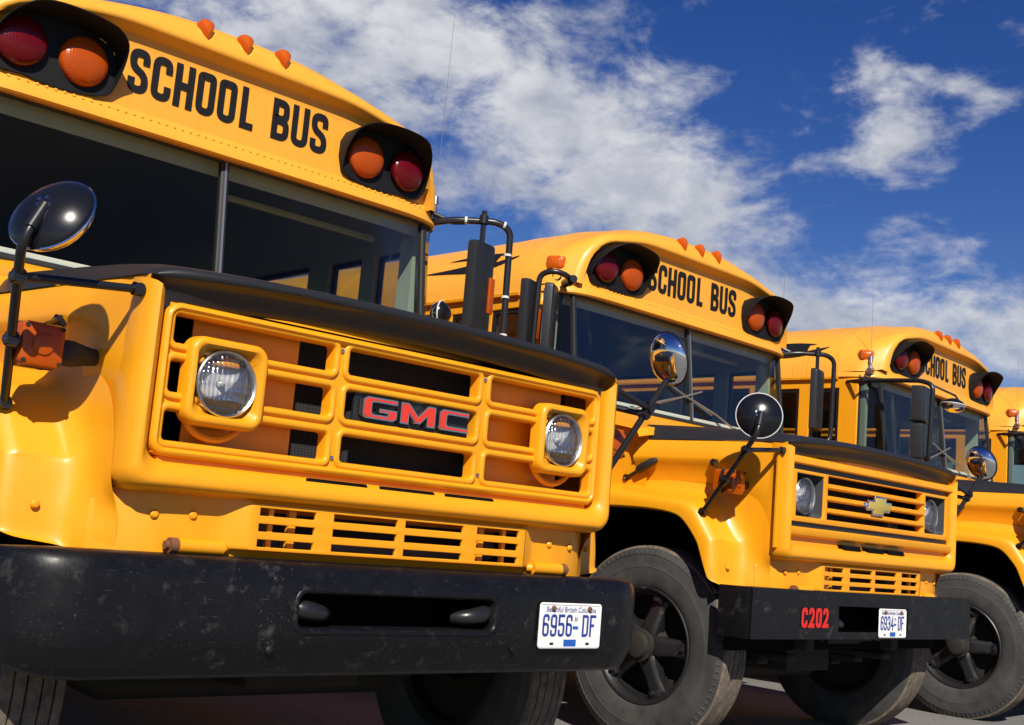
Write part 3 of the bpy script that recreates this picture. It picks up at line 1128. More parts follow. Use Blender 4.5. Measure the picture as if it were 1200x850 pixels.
def fender_mesh(s):
    # columns from the rear over the ridge down the front facet; rows from the hood wall out to the arch lip
    cols = [
        [(1.024, -0.06, 1.37), (1.034, -0.06, 1.335), (1.05, -0.06, 1.325), (1.1, -0.06, 1.318), (1.136, -0.06, 1.305), (1.158, -0.06, 1.29), (1.166, -0.06, 1.255), (1.166, -0.06, 1.205), (1.13, -0.06, 1.198)],
        [(1.01, -0.32, 1.37), (1.022, -0.32, 1.338), (1.05, -0.32, 1.325), (1.1, -0.32, 1.316), (1.136, -0.32, 1.303), (1.159, -0.32, 1.288), (1.167, -0.32, 1.253), (1.167, -0.32, 1.207), (1.13, -0.32, 1.2)],
        [(1, -0.56, 1.37), (1.012, -0.56, 1.332), (1.04, -0.56, 1.318), (1.09, -0.56, 1.308), (1.136, -0.56, 1.291), (1.16, -0.56, 1.275), (1.168, -0.56, 1.247), (1.168, -0.56, 1.212), (1.13, -0.56, 1.205)],
        [(0.978, -0.82, 1.36), (0.995, -0.82, 1.32), (1.02, -0.82, 1.306), (1.07, -0.82, 1.294), (1.136, -0.82, 1.272), (1.16, -0.82, 1.258), (1.168, -0.81, 1.237), (1.168, -0.79, 1.209), (1.13, -0.79, 1.202)],
        [(0.962, -0.98, 1.345), (0.978, -0.985, 1.308), (1.003, -0.985, 1.29), (1.055, -0.985, 1.276), (1.133, -0.985, 1.252), (1.159, -0.978, 1.24), (1.167, -0.958, 1.217), (1.167, -0.925, 1.19), (1.13, -0.92, 1.182)],
        [(0.946, -1.12, 1.34), (0.958, -1.07, 1.29), (0.99, -1.055, 1.268), (1.045, -1.048, 1.254), (1.13, -1.045, 1.23), (1.156, -1.034, 1.218), (1.165, -1.008, 1.195), (1.165, -0.97, 1.165), (1.13, -0.96, 1.158)],
        [(0.9355, -1.28, 1.285), (0.946, -1.165, 1.24), (0.962, -1.115, 1.205), (0.995, -1.092, 1.185), (1.12, -1.083, 1.172), (1.149, -1.069, 1.16), (1.16, -1.047, 1.143), (1.161, -1.01, 1.125), (1.13, -1, 1.122)],
        [(0.9352, -1.335, 1.13), (0.938, -1.262, 1.105), (0.948, -1.21, 1.09), (0.986, -1.164, 1.08), (1.108, -1.152, 1.075), (1.14, -1.136, 1.072), (1.154, -1.112, 1.067), (1.157, -1.06, 1.06), (1.13, -1.05, 1.06)],
        [(0.9352, -1.335, 1.09), (0.938, -1.262, 1.07), (0.948, -1.213, 1.058), (0.986, -1.171, 1.05), (1.11, -1.158, 1.048), (1.142, -1.141, 1.046), (1.156, -1.117, 1.043), (1.158, -1.072, 1.037), (1.13, -1.06, 1.037)],
        [(0.934, -1.335, 1.012), (0.938, -1.278, 1.005), (0.952, -1.22, 1), (0.99, -1.179, 0.99), (1.112, -1.167, 0.982), (1.144, -1.15, 0.98), (1.159, -1.126, 0.978), (1.16, -1.098, 0.972), (1.13, -1.088, 0.972)],
        [(0.89, -1.312, 0.955), (0.935, -1.275, 0.955), (0.9624, -1.234, 0.945), (0.99, -1.186, 0.93), (1.112, -1.174, 0.918), (1.145, -1.157, 0.92), (1.16, -1.133, 0.923), (1.161, -1.12, 0.926), (1.13, -1.112, 0.926)],
        [(0.885, -1.312, 0.88), (0.935, -1.278, 0.875), (0.9632, -1.24, 0.865), (0.99, -1.19, 0.858), (1.104, -1.178, 0.864), (1.138, -1.161, 0.871), (1.156, -1.137, 0.879), (1.158, -1.136, 0.887), (1.13, -1.126, 0.886)],
        [(0.885, -1.3, 0.82), (0.935, -1.266, 0.825), (0.964, -1.232, 0.835), (0.99, -1.204, 0.845), (1.094, -1.194, 0.855), (1.126, -1.182, 0.864), (1.142, -1.165, 0.873), (1.144, -1.14, 0.881), (1.13, -1.126, 0.882)],
    ]
    bm = bmesh.new()
    V = [[bm.verts.new((s * x, y, z)) for x, y, z in c] for c in cols]
    cr = bm.edges.layers.float.new('crease_edge')
    for i in range(len(V) - 1):
        for j in range(len(V[0]) - 1):
            f = (V[i][j], V[i][j + 1], V[i + 1][j + 1], V[i + 1][j])
            bm.faces.new(f)
    for i, row in enumerate(V):
        for j in range(len(row) - 1):
            e = bm.edges.get((row[j], row[j + 1]))
            if i == 7 and 2 <= j <= 5: e[cr] = 0.7
            if i == 4 and 3 <= j <= 5: e[cr] = 0.35
        if i:
            e = bm.edges.get((V[i - 1][7], V[i][7])); e[cr] = 0.8
            if 5 <= i <= 7:
                e = bm.edges.get((V[i - 1][4], V[i][4])); e[cr] = 0.6
                e = bm.edges.get((V[i - 1][3], V[i][3])); e[cr] = 0.45
    bmesh.ops.recalc_face_normals(bm, faces=bm.faces)
    me = bpy.data.meshes.new('fender'); bm.to_mesh(me); bm.free()
    me.materials.append(M['yellow']); me.shade_smooth()
    return me


def lower_panel_mesh():
    mb = MB()
    # apron between the fenders, with the raised box of the lower grille
    def o(x, z0, z1): return rrect(-x, x, z0, z1, .012, 3)
    mb.loft([ring3(o(.948, .80, .975), -1.262), ring3(o(.91, .80, 1.00), -1.290), ring3(o(.86, .80, 1.10), -1.322), ring3(o(.78, .80, 1.10), -1.342), ring3(o(.66, .80, 1.09), -1.346), ring3(o(.612, .8645, 1.035), -1.347), ring3(o(.596, .865, 1.026), -1.352),
             ring3(o(.550, .8655, 1.004), -1.381), ring3(o(.535, .866, .999), -1.387)], True)
    return mb.mesh('apron', M['yellow'], sharp=55)


def surround_mesh():
    mb = MB()
    def u(dx, z0, z1, r):
        pts = [(-dx, z1), (-dx, (z0 + z1) / 2)]
        pts += [(-dx + r - r * math.cos(R(a)), z0 + r - r * math.sin(R(a))) for a in range(0, 91, 15)]
        return pts + [(-x, z) for x, z in pts[::-1]]
    L = [(u(.915, 1.005, 1.566, .05), -1.15), (u(.928, 1.002, 1.566, .055), -1.28), (u(.9345, 1.000, 1.565, .055), -1.33), (u(.932, 1.004, 1.562, .055), -1.370), (u(.924, 1.011, 1.558, .053), -1.398), (u(.912, 1.021, 1.552, .05), -1.416),
         (u(.899, 1.033, 1.545, .05), -1.422), (u(.888, 1.052, 1.535, .048), -1.414), (u(.877, 1.077, 1.52, .046), -1.399), (u(.873, 1.084, 1.515, .046), -1.388), (u(.871, 1.087, 1.515, .045), -1.33)]
    mb.loft([ring3(p, y) for p, y in L], False)
    return mb.mesh('grille_surround', M['yellow'], sharp=60)


ROWS = [(1.395, 1.490), (1.262, 1.365), (1.132, 1.230)]
COLS = [(-.838, -.300), (-.262, .278), (.318, .838)]


def gmc_grille_mesh():
    mb = MB()
    holes = []
    k = -.004
    for z0, z1 in ROWS:
        for x0, x1 in COLS: holes.append((x0 - k, x1 + k, z0 - k, z1 + k))
    slots = [(-.375, -.155), (-.11, .108), (.150, .362)]
    mb.plate(-.848, .848, 1.106, 1.510, holes, -1.378, -1.350, XZ)
    # raised rounded beads round each opening
    prof = [(-.009, -1.340), (-.009, -1.375), (-.007, -1.3835), (-.003, -1.3872), (.004, -1.3880), (.009, -1.3868), (.012, -1.383), (.014, -1.377)]
    for z0, z1 in ROWS:
        for x0, x1 in COLS:
            ring = []
            for off, y in prof:
                ring.append(ring3(rrect(x0 - off, x1 + off, z0 - off, z1 + off, max(.020 + off, .008), 5), y))
            mb.loft(ring, True)
    # outer rolled rim
    rim = [(.0, -1.340), (.0, -1.383), (-.006, -1.392), (-.014, -1.394), (-.022, -1.388), (-.026, -1.376)]
    mb.loft([ring3(rrect(-.862 - o, .862 + o, 1.098 - o, 1.512 + o, .045 + o, 6), y) for o, y in rim], True)
    return mb.mesh('grille', M['yellow'], sharp=50)


def sill_slots_mesh():
    """sill under the grille with three air slots"""
    mb = MB()
    sl = [(-.375, -.155, 1.063, 1.081), (-.11, .108, 1.063, 1.081), (.150, .362, 1.063, 1.081)]
    mb.plate(-.83, .83, 1.055, 1.099, sl, -1.372, -1.345, XZ)
    return mb.mesh('grille_sill', M['yellow'], bevel=.003)


def slot_void():
    mb = MB()
    for x0, x1 in ((-.375, -.155), (-.11, .108), (.150, .362)):
        mb.prism(rrect(x0, x1, 1.058, 1.083, .010, 4), -1.4015, -1.36, XZ)
    return mb.mesh('air_slot', M['void'])


def backing_mesh(s):
    mb = MB()
    x0, x1 = sorted((s * .385, s * .735))
    mb.box(x0, x1, -1.305, -1.30, 1.11, 1.505)
    return mb.mesh('grille_backing', M['yellow'])


def light_block_mesh():
    mb = MB()
    mb.box(-.90, .90, -1.16, -1.15, .88, 1.56)  # added black sheet, keeps light from leaking through the open grille
    mb.box(-.86, .86, -1.27, -1.16, .855, .870)
    return mb.mesh('grille_light_block', M['void'])


def radiator_mesh():
    mb = MB()
    mb.box(-.44, .44, -1.215, -1.17, .90, 1.50)
    return mb.mesh('radiator_core', M['core'])


def condenser_mesh():
    mb = MB()
    for z in (1.128, 1.068, .985, .885): mb.box(-.47, .47, -1.245, -1.218, z - .012, z + .012)
    for x in (-.47, -.30, -.12, .10, .28, .47): mb.box(x - .03, x + .03, -1.252, -1.235, 1.125, 1.15)
    for s in (-1, 1): mb.box(*sorted((s * .40, s * .52)), -1.25, -1.22, .88, 1.27)
    return mb.mesh('radiator_bracket', M['grey'], bevel=.003)


def lower_grille_mesh(wide=True):
    mb = MB()
    xs = [(-.505, -.316), (-.253, -.014), (.016, .256), (.315, .505)]
    if not wide: xs = [(-.505, -.316), (-.255, -.022), (.012, .245), (.315, .505)]
    zs = [(.877, .898), (.920, .942), (.964, .986)]
    mb.plate(-.535, .535, .867, .998, [(a, b, c, d) for a, b in xs for c, d in zs], -1.3865, -1.372, XZ)
    return mb.mesh('lower_grille', M['yellow'], bevel=.0025)


def lower_grille_posts():
    mb = MB()
    for s in (-1, 1): mb.box(s * .455 - .008, s * .455 + .008, -1.365, -1.35, .868, .996)
    for s in (-1, 1): mb.box(s * .37 - .012, s * .37 + .012, -1.345, -1.33, .868, .996)
    return mb.mesh('lower_grille_bracket', M['yellow'])


def apron_bolts():
    mb = MB()
    pts = []; nr = []
    for s in (-1, 1):
        for x, z, y in ((.80, .945, -1.340), (.69, .950, -1.346), (1.06, .945, -1.186)):
            mb.lathe([(.0125, 0), (.012, -.005), (.008, -.009), (0, -.010)], (s * x, y + .002, z), (0, 1, 0), 14)
    return mb.mesh('carriage_bolt', M['yellow'])


def hinge_mesh(s):
    mb = MB()
    mb.tube([(s * .60, -1.362, .866), (s * .735, -1.362, .866)], .021, 14)
    mb.tube([(s * .585, -1.35, .866), (s * .60, -1.362, .866)], .015, 10)
    return mb.mesh('hood_hinge', M['yellow'])


def hinge_bush(s):
    mb = MB()
    mb.tube([(s * .738, -1.362, .866), (s * .760, -1.362, .866)], .021, 14)
    mb.tube([(s * .760, -1.362, .866), (s * .772, -1.362, .866)], .012, 10)
    return mb.mesh('hinge_bush', M['rust'])


def bezel_mesh(s, cx=.666, cz=1.312):
    mb = MB()
    x0, x1, z0, z1 = cx - .118, cx + .118, cz - .116, cz + .116
    def q(d, r): return rrect(x0 - d, x1 + d, z0 - d, z1 + d, r, 7)
    P0 = q(0, .040)
    loops = [(q(.006, .045), -1.362), (q(.004, .043), -1.402), (q(-.002, .038), -1.412), (q(-.008, .034), -1.415), (q(-.016, .028), -1.414)]
    c1 = circ_like(P0, cx, cz, .100)
    loops += [(q(-.020, .03), -1.409), (circ_like(P0, cx, cz, .099), -1.384), (circ_like(P0, cx, cz, .098), -1.33)]
    mb.loft([ring3([(s * x, z) for x, z in p], y) for p, y in loops], True)
    # adjusting ring that shows under the bezel
    mb.tube([(s * (cx + .108 * math.cos(R(a))), -1.352, cz - .045 + .108 * math.sin(R(a))) for a in range(190, 352, 9)], .010, 8)
    return mb.mesh('headlight_bezel', M['yellow'], sharp=40)


def headlight_ring(r=.0935):
    mb = MB()
    mb.lathe([(r, .02), (r, -.012), (r - .004, -.016), (r - .009, -.012), (r - .011, .0)], (0, 0, 0), (0, 1, 0), 40)
    return mb.mesh('retaining_ring', M['dull_chrome'])


def headlight_lens():
    mb = MB()
    r = .086
    mb.lathe([(r * math.sin(R(a)) / math.sin(R(88)), -.004 - .026 * (math.cos(R(a)) - math.cos(R(88)))) for a in (88, 76, 64, 52, 40, 28, 16, 6, 0)], (0, 0, 0), (0, 1, 0), 40)
    return mb.mesh('headlight_glass', M['headglass'], sharp=80)


def headlight_bowl():
    mb = MB()
    r = .086
    mb.lathe([(r, .0), (r * .85, .010), (r * .6, .020), (r * .35, .026), (.012, .029)], (0, 0, 0), (0, 1, 0), 36)
    mb.lathe([(.010, .029), (.010, .014), (.006, .010), (0, .009)], (0, 0, 0), (0, 1, 0), 14)
    return mb.mesh('reflector', M['reflector'], sharp=80)


EMB = {'G': [(1, 1), (.12, 1), (0, .86), (0, .14), (.12, 0), (.90, 0), (1, .14), (1, .50), (.48, .50), (.48, .34), (.74, .34), (.74, .19), (.30, .19), (.24, .27), (.24, .73), (.30, .80), (1, .80)],
       'M': [(0, 0), (0, 1), (.22, 1), (.5, .42), (.78, 1), (1, 1), (1, 0), (.77, 0), (.77, .52), (.57, .10), (.43, .10), (.23, .52), (.23, 0)],
       'C': [(1, 1), (.12, 1), (0, .86), (0, .14), (.12, 0), (1, 0), (1, .20), (.30, .20), (.24, .27), (.24, .73), (.30, .80), (1, .80)]}
EMB_AT = (('G', -.196, .128), ('M', -.052, .138), ('C', .104, .122))


def grow(poly, e):
    n = len(poly)
    A = sum(poly[i][0] * poly[(i + 1) % n][1] - poly[(i + 1) % n][0] * poly[i][1] for i in range(n))
    sg = 1 if A > 0 else -1
    out = []
    for i in range(n):
        p0, p1, p2 = Vector(poly[i - 1]), Vector(poly[i]), Vector(poly[(i + 1) % n])
        t0 = (p1 - p0).normalized(); t1 = (p2 - p1).normalized()
        n0 = Vector((t0.y, -t0.x)) * sg; n1 = Vector((t1.y, -t1.x)) * sg
        m = (n0 + n1).normalized()
        q = p1 + m * e / max(m.dot(n0), .5)
        out.append((q.x, q.y))
    return out


def emb_poly(ch, x, wd): return [(x + u * wd, 1.283 + v * .064) for u, v in EMB[ch]]


def gmc_emblem(ch, x, wd):
    mb = MB()
    mb.prism(grow(emb_poly(ch, x, wd), -.0032), -1.398, -1.385, XZ)
    return mb.mesh('grille_emblem', M['emblem_red'], sharp=30)


def gmc_outline(ch, x, wd):
    mb = MB()
    mb.prism(grow(emb_poly(ch, x, wd), .0014), -1.3965, -1.378, XZ)
    return mb.mesh('emblem_edge', M['dull_chrome'], sharp=30)


def grille_screws():
    mb = MB()
    for x, z in ((-.281, 1.470), (.298, 1.470), (-.281, 1.150), (.300, 1.155)):
        mb.lathe([(.007, 0), (.006, -.004), (0, -.005)], (x, -1.379, z), (0, 1, 0), 10)
    return mb.mesh('grille_screw', M['dull_chrome'])


def emblem_bar():
    mb = MB()
    mb.box(-.215, .245, -1.372, -1.362, 1.268, 1.362)
    return mb.mesh('emblem_bar', M['black_plastic'])


# Second grille: wide rectangle, four openings, cross-shaped emblem
def slat_grille_frame():
    mb = MB()
    holes = [(-.52, .52, 1.222, 1.442), (.558, .815, 1.222, 1.432), (-.815, -.558, 1.222, 1.432)]
    mb.plate(-.855, .855, 1.196, 1.448, holes, -1.392, -1.35, XZ)
    return mb.mesh('grille', M['yellow'], bevel=.007)


def slat_grille_band():
    mb = MB()
    mb.plate(-.90, .90, 1.160, 1.485, [(-.85, .85, 1.200, 1.444)], -1.376, -1.36, XZ)
    return mb.mesh('grille_band', M['black_plastic'], sharp=40)


def inner_surround():
    mb = MB()
    def rr(d, r): return rrect(-.887 - d, .887 + d, 1.170 - d * 1.15, 1.476 + d, r, 5)
    mb.loft([ring3(rr(.0, .020), -1.355), ring3(rr(.0, .020), -1.398), ring3(rr(.005, .024), -1.404), ring3(rr(.030, .036), -1.404), ring3(rr(.037, .042), -1.398), ring3(rr(.042, .045), -1.38), ring3(rr(.042, .045), -1.35)], True)
    mb.plate(-.96, .96, 1.06, 1.54, [(-.92, .92, 1.13, 1.51)], -1.372, -1.362, XZ)
    return mb.mesh('inner_surround', M['yellow'], sharp=45)


def slat(z):
    mb = MB()
    prof = [(-1.352, z - .014), (-1.395, z - .013), (-1.401, z - .008), (-1.401, z + .006), (-1.394, z + .012), (-1.352, z + .014)]
    mb.loft([[(x, y, q) for y, q in prof] for x in (-.53, .53)], True, True, True)
    return mb.mesh('slat', M['yellow'], sharp=40)


def square_bezel(s):
    mb = MB()
    cx, cz = .686, 1.327
    P0 = rrect(cx - .126, cx + .126, cz - .104, cz + .104, .022, 7)
    c = circ_like(P0, cx, cz, .097)
    loops = [(P0, -1.386), ([(cx + (x - cx) * .97, cz + (z - cz) * .97) for x, z in P0], -1.345), ([(cx + (x - cx) * .94, cz + (z - cz) * .94) for x, z in P0], -1.335), (c, -1.335), (c, -1.31)]
    mb.loft([ring3([(s * x, z) for x, z in p], y) for p, y in loops], True)
    return mb.mesh('headlight_bezel', M['bezel_grey'], sharp=40)


def bow(d, e, y0, y1):
    """slanted cross emblem"""
    hw, hh, cw = .118 + e, .019 + e, .052 + e
    H = .043 + e
    k = .35
    def sl(x, z): return (x + z * k - .012, z + 1.327)
    poly = [sl(-hw, -hh), sl(-cw, -hh), sl(-cw, -H), sl(cw, -H), sl(cw, -hh), sl(hw, -hh), sl(hw, hh), sl(cw, hh), sl(cw, H), sl(-cw, H), sl(-cw, hh), sl(-hw, hh)]
    return poly


def bow_emblem():
    mb = MB(); mb.prism(bow(0, 0, 0, 0), -1.416, -1.40, XZ)
    return mb.mesh('grille_emblem', M['emblem_gold'], bevel=.002, sharp=30)


def bow_edge():
    mb = MB(); mb.prism(bow(0, .009, 0, 0), -1.411, -1.398, XZ)
    mb.box(-.17, -.09, -1.404, -1.396, 1.317, 1.337)
    return mb.mesh('emblem_edge', M['chrome'], bevel=.003, sharp=30)


def slant_slots():
    mb = MB()
    for x in (-.375, -.125, .105):
        mb.prism([(x + .03, 1.082), (x + .205, 1.082), (x + .18, 1.104), (x, 1.104)], -1.4035, -1.36, XZ)
    return mb.mesh('air_slot', M['void'])


# bumpers
def round_bumper():
    xs = [-1.205, -1.2, -1.19, -1.165, -1.12, -1.06, -.98, -.52, -.50, -.395, -.385, -.35, 0, .35, .385, .395, .50, .52, .98, 1.06, 1.12, 1.165, 1.19, 1.2, 1.205]
    prof = [(-1.30, .838), (-1.36, .846), (-1.392, .845), (-1.414, .836), (-1.427, .815), (-1.432, .790), (-1.433, .766), (-1.433, .71), (-1.432, .650), (-1.430, .612), (-1.424, .596), (-1.412, .560), (-1.398, .532), (-1.375, .519), (-1.30, .520)]
    bm = bmesh.new()
    V = []
    for x in xs:
        e = max(0, (abs(x) - .98) / .225)
        back = .30 * (1 - math.sqrt(max(0, 1 - min(1, e * 1.0) ** 2.6))) if e > 0 else 0
        col = []
        for y, z in prof:
            zz = z
            if e > 0 and z < .65: zz = z + (.65 - z) * (e ** 2.5) * .55
            if e > 0 and z > .80: zz = z - (z - .80) * e ** 3 * .3
            k = 1.0 if abs(x) > .52 else 0.0
            yy = y - (.006 if abs(x) < .51 and .6 < z < .79 else 0)
            col.append(bm.verts.new((x, min(yy + back, -1.08), zz)))
        V.append(col)
    sx0, sx1 = xs.index(-.385), xs.index(.385)
    sz = [i for i, p in enumerate(prof) if p[1] in (.766, .71, .650)]
    for i in range(len(xs) - 1):
        for j in range(len(prof) - 1):
            if sx0 <= i < sx1 and sz[0] <= j < sz[-1]: continue
            bm.faces.new((V[i][j], V[i][j + 1], V[i + 1][j + 1], V[i + 1][j]))
    bmesh.ops.recalc_face_normals(bm, faces=bm.faces)
    me = bpy.data.meshes.new('bumper'); bm.to_mesh(me); bm.free()
    me.materials.append(M['bumper']); me.shade_smooth(); me.set_sharp_from_angle(angle=R(50))
    return me


def slot_lip():
    mb = MB()
    prof = [(.012, -1.432), (.008, -1.440), (0, -1.4425), (-.008, -1.438), (-.012, -1.42), (-.012, -1.36)]
    mb.loft([ring3(rrect(-.385 - o, .385 + o, .650 - o, .766 + o, .035 + o, 6), y) for o, y in prof], True)
    return mb.mesh('slot_edge', M['bumper'], sharp=50)


def tow_hook(s):
    mb = MB()
    pts = catmull([(s * .40, -1.30, .715), (s * .36, -1.40, .712), (s * .29, -1.41, .700), (s * .25, -1.37, .695)], 4)
    n = len(pts)
    mb.tube(pts, [.034 - .012 * i / (n - 1) for i in range(n)], 10)
    return mb.mesh('tow_hook', M['black_metal'])


def bumper_back():
    mb = MB()
    mb.box(-1.1, 1.1, -1.22, -1.21, .56, .83)
    return mb.mesh('bumper_brace', M['void'])


def bumper_bolts():
    mb = MB()
    for x in (-.455, .475):
        for z in (.79, .60):
            mb.lathe([(.014, 0), (.013, -.006), (.007, -.010), (0, -.011)], (x, -1.428, z), (0, 1, 0), 12)
    return mb.mesh('carriage_bolt', M['bumper'])


def box_bumper():
    mb = MB()
    mb.plate(-1.165, 1.165, .632, .868, [(-.375, .375, .668, .797)], -1.400, -1.385, XZ)
    for s in (-1, 1):
        x0, x1 = sorted((s * 1.165, s * 1.150))
        mb.box(x0, x1, -1.384, -1.21, .632, .868)
    mb.box(-1.165, 1.165, -1.384, -1.27, .856, .868)
    mb.box(-1.165, 1.165, -1.384, -1.27, .632, .644)
    return mb.mesh('bumper', M['bumper'], bevel=.005, merge=0)


def bus_number():
    mb = MB()
    word(mb, [('C', -.735, .056), ('2', -.668, .054), ('0', -.602, .056), ('2', -.535, .054)], .688, .096, .021, XZ, -1.4035, rad=.02)
    return mb.mesh('bus_number', M['red_letter'])


# licence plate (built at the origin, facing -y)
def plate_mesh():
    mb = MB()
    mb.prism(rrect(-.152, .152, -.076, .076, .012, 4), 0, -.003, XZ)
    rim = [(-.001, -.003), (-.003, -.0052), (-.006, -.0052), (-.008, -.003)]
    mb.loft([ring3(rrect(-.152 - o, .152 + o, -.076 - o, .076 + o, .012 + o, 4), y) for o, y in rim], True)
    return mb.mesh('licence_plate', M['plate_white'], sharp=30)


def plate_text(txt):
    mb = MB()
    x = -.137
    for ch in txt:
        if ch == ' ': x += .044; continue
        wd = .031
        glyph(mb, ch, x, -.036, wd, .074, .0088, XZ, -.0046, rad=.014)
        x += .0375
    return mb.mesh('plate_number', M['plate_blue'])


def plate_flag():
    mb = MB()
    for k in range(5):
        x0 = .010 + k * .0055
        mb.add([XZ(x0, -.012 + .003 * (k % 2), -.0046), XZ(x0 + .005, -.010 - .003 * (k % 2), -.0046), XZ(x0 + .005, .0 - .003 * (k % 2), -.0046), XZ(x0, -.002 + .003 * (k % 2), -.0046)], [(0, 1, 2, 3)])
    return mb.mesh('plate_flag', M['sticker_blue'])


def plate_slot_mesh():
    mb = MB()
    for x in (-.088, .088):
        mb.prism(rrect(x - .009, x + .009, -.064, -.056, .0035, 3), -.0036, -.0044, XZ)
    return mb.mesh('plate_slot', M['letter'])


def plate_bolts():
    mb = MB()
    for x in (-.09, .088): mb.lathe([(.009, 0), (.009, -.007), (.006, -.010), (0, -.010)], (x, -.003, .058), (0, 1, 0), 6)
    return mb.mesh('plate_bolt', M['rust'])


def plate_sticker():
    mb = MB()
    mb.prism([(-.030, -.070), (.030, -.070), (.030, -.046), (-.030, -.046)], -.0036, -.0048, XZ)
    return mb.mesh('plate_sticker', M['sticker_blue'])


# wheel (axis along x, outer face towards -x, built at the origin)
RT_ = 0.50


def tyre_mesh():
    mb = MB()
    prof = [(.290, -.118), (.300, -.128), (.330, -.132), (.365, -.140), (.385, -.1385), (.388, -.141), (.392, -.1385), (.425, -.138), (.450, -.131), (.452, -.134), (.456, -.130), (.472, -.122), (.484, -.112)]
    full = prof + [(r, -h) for r, h in prof[::-1]]
    mb.lathe(full[:len(prof)], (0, 0, 0), (1, 0, 0), 72)
    mb.lathe([(r, -h) for r, h in prof], (0, 0, 0), (1, 0, 0), 72)
    return mb.mesh('tyre', M['tyre'], sharp=40)


def sidewall_ribs():
    mb = MB()
    for k in range(90):
        a = 2 * math.pi * k / 90
        ca, sa = math.cos(a), math.sin(a)
        def P(r, t, h): return (h, ca * r - sa * t, sa * r + ca * t)
        h0, h1 = -.124, -.1265
        mb.add([P(.458, -.005, -.130), P(.458, .005, -.130), P(.476, .005, -.1195), P(.476, -.005, -.1195), P(.458, -.003, -.1335), P(.458, .003, -.1335), P(.476, .003, -.1225), P(.476, -.003, -.1225)],
               [(4, 5, 6, 7), (0, 1, 5, 4), (1, 2, 6, 5), (2, 3, 7, 6), (3, 0, 4, 7)])
    return mb.mesh('sidewall_rib', M['tyre'])


def tread_mesh():
    mb = MB()
    P = [(.484, -.112), (.496, -.104)]
    edges = [-.104, -.074, -.066, -.030, -.022, .022, .030, .066, .074, .104]
    cr = lambda h: .500 - .10 * h * h * 4
    pr = [(.484, -.112)]
    for i in range(0, len(edges) - 1):
        a, b = edges[i], edges[i + 1]
        if i % 2 == 0:
            pr += [(cr(a), a), (cr((a + b) / 2), (a + b) / 2), (cr(b), b)]
        else:
            pr += [(cr(a) - .011, a + .001), (cr(b) - .011, b - .001)]
    pr += [(.484, .112)]
    mb.lathe(pr, (0, 0, 0), (1, 0, 0), 96)
    return mb.mesh('tread', M['tread'], sharp=30)


def rim_mesh():
    mb = MB()
    # rim ring (outer face at -x)
    mb.lathe([(.290, -.118), (.292, -.126), (.286, -.131), (.278, -.128), (.272, -.112), (.262, -.100), (.258, -.02), (.258, .10), (.29, .118)], (0, 0, 0), (1, 0, 0), 64)
    mb.lathe([(.270, -.060), (.262, -.072), (.250, -.072), (.246, -.055), (.246, -.03)], (0, 0, 0), (1, 0, 0), 56)
    return mb.mesh('rim', M['rim'], sharp=40)


def spoke_mesh():
    mb = MB()
    rings = []
    for r, w_, d0, d1 in ((.06, .052, -.125, -.02), (.11, .046, -.118, -.02), (.17, .042, -.100, -.015), (.215, .046, -.088, -.01), (.246, .052, -.082, -.01)):
        rings.append([(d0 + .018, -w_, r), (d0, -w_ * .55, r), (d0, w_ * .55, r), (d0 + .018, w_, r), (d1, w_, r), (d1, -w_, r)])
    mb.loft(rings, True, True, True)
    # clamp with stud at the rim
    mb.box(-.105, -.070, -.030, .030, .226, .262)
    mb.tube([(-.125, 0, .240), (-.07, 0, .240)], .013, 6)
    return mb.mesh('spoke', M['rim'], bevel=.004, sharp=35)


def hub_mesh():
    mb = MB()
    mb.lathe([(0, -.196), (.050, -.196), (.060, -.190), (.066, -.176), (.068, -.165), (.082, -.160), (.084, -.148), (.074, -.142), (.078, -.10), (.10, -.06), (.10, .05)], (0, 0, 0), (1, 0, 0), 32)
    mb.lathe([(.262, .05), (.262, .03), (.09, .02)], (0, 0, 0), (1, 0, 0), 32)
    for k in range(8):
        a = k * math.pi / 4
        mb.tube([(-.166, .070 * math.cos(a), .070 * math.sin(a)), (-.158, .070 * math.cos(a), .070 * math.sin(a))], .008, 6)
    return mb.mesh('hub', M['dark_steel'], sharp=35)


# mirrors
def disc_mirror_back(r, c, n, depth=.042):
    mb = MB()
    pr = [(0, depth), (r * .35, depth * .95), (r * .7, depth * .62), (r * .93, depth * .18), (r, 0.0), (r * 1.0, -.006)]
    mb.lathe(pr, c, Vector(n), 40)
    return mb.mesh('crossview_mirror', M['gloss_black'], sharp=60)


def disc_mirror_glass(r, c, n):
    mb = MB()
    pr = [(r * .985, -.004)] + [(r * .985 * math.cos(R(a)), -.004 - .055 * math.sin(R(a))) for a in (8, 20, 35, 50, 65, 80, 90)]
    mb.lathe(pr, c, Vector(n), 40)
    return mb.mesh('mirror_glass', M['mirror'], sharp=80)


def disc_mirror_rim(r, c, n, mat):
    n = Vector(n).normalized(); e1 = n.orthogonal().normalized(); e2 = n.cross(e1); c = Vector(c)
    mb = MB()
    mb.tube([c + (e1 * math.cos(2 * math.pi * k / 44) + e2 * math.sin(2 * math.pi * k / 44)) * r * 1.003 - n * .003 for k in range(44)], .0036, 8, closed=True)
    return mb.mesh('mirror_rim', mat)


def disc_mirror_bolts(c, n):
    n = Vector(n).normalized(); e1 = n.orthogonal().normalized(); e2 = n.cross(e1); c = Vector(c) + n * .039
    mb = MB()
    for a, b in ((-.012, .012), (.014, .010), (-.004, -.014), (.016, -.012), (-.020, -.006)):
        mb.lathe([(.006, -.004), (.006, .006), (0, .007)], c + e1 * a + e2 * b, n, 6)
    return mb.mesh('mirror_bolt', M['chrome'])


def rod(mb, a, b, r, flat=True):
    a = Vector(a); b = Vector(b)
    mb.tube([a, b], r, 10)
    return mb


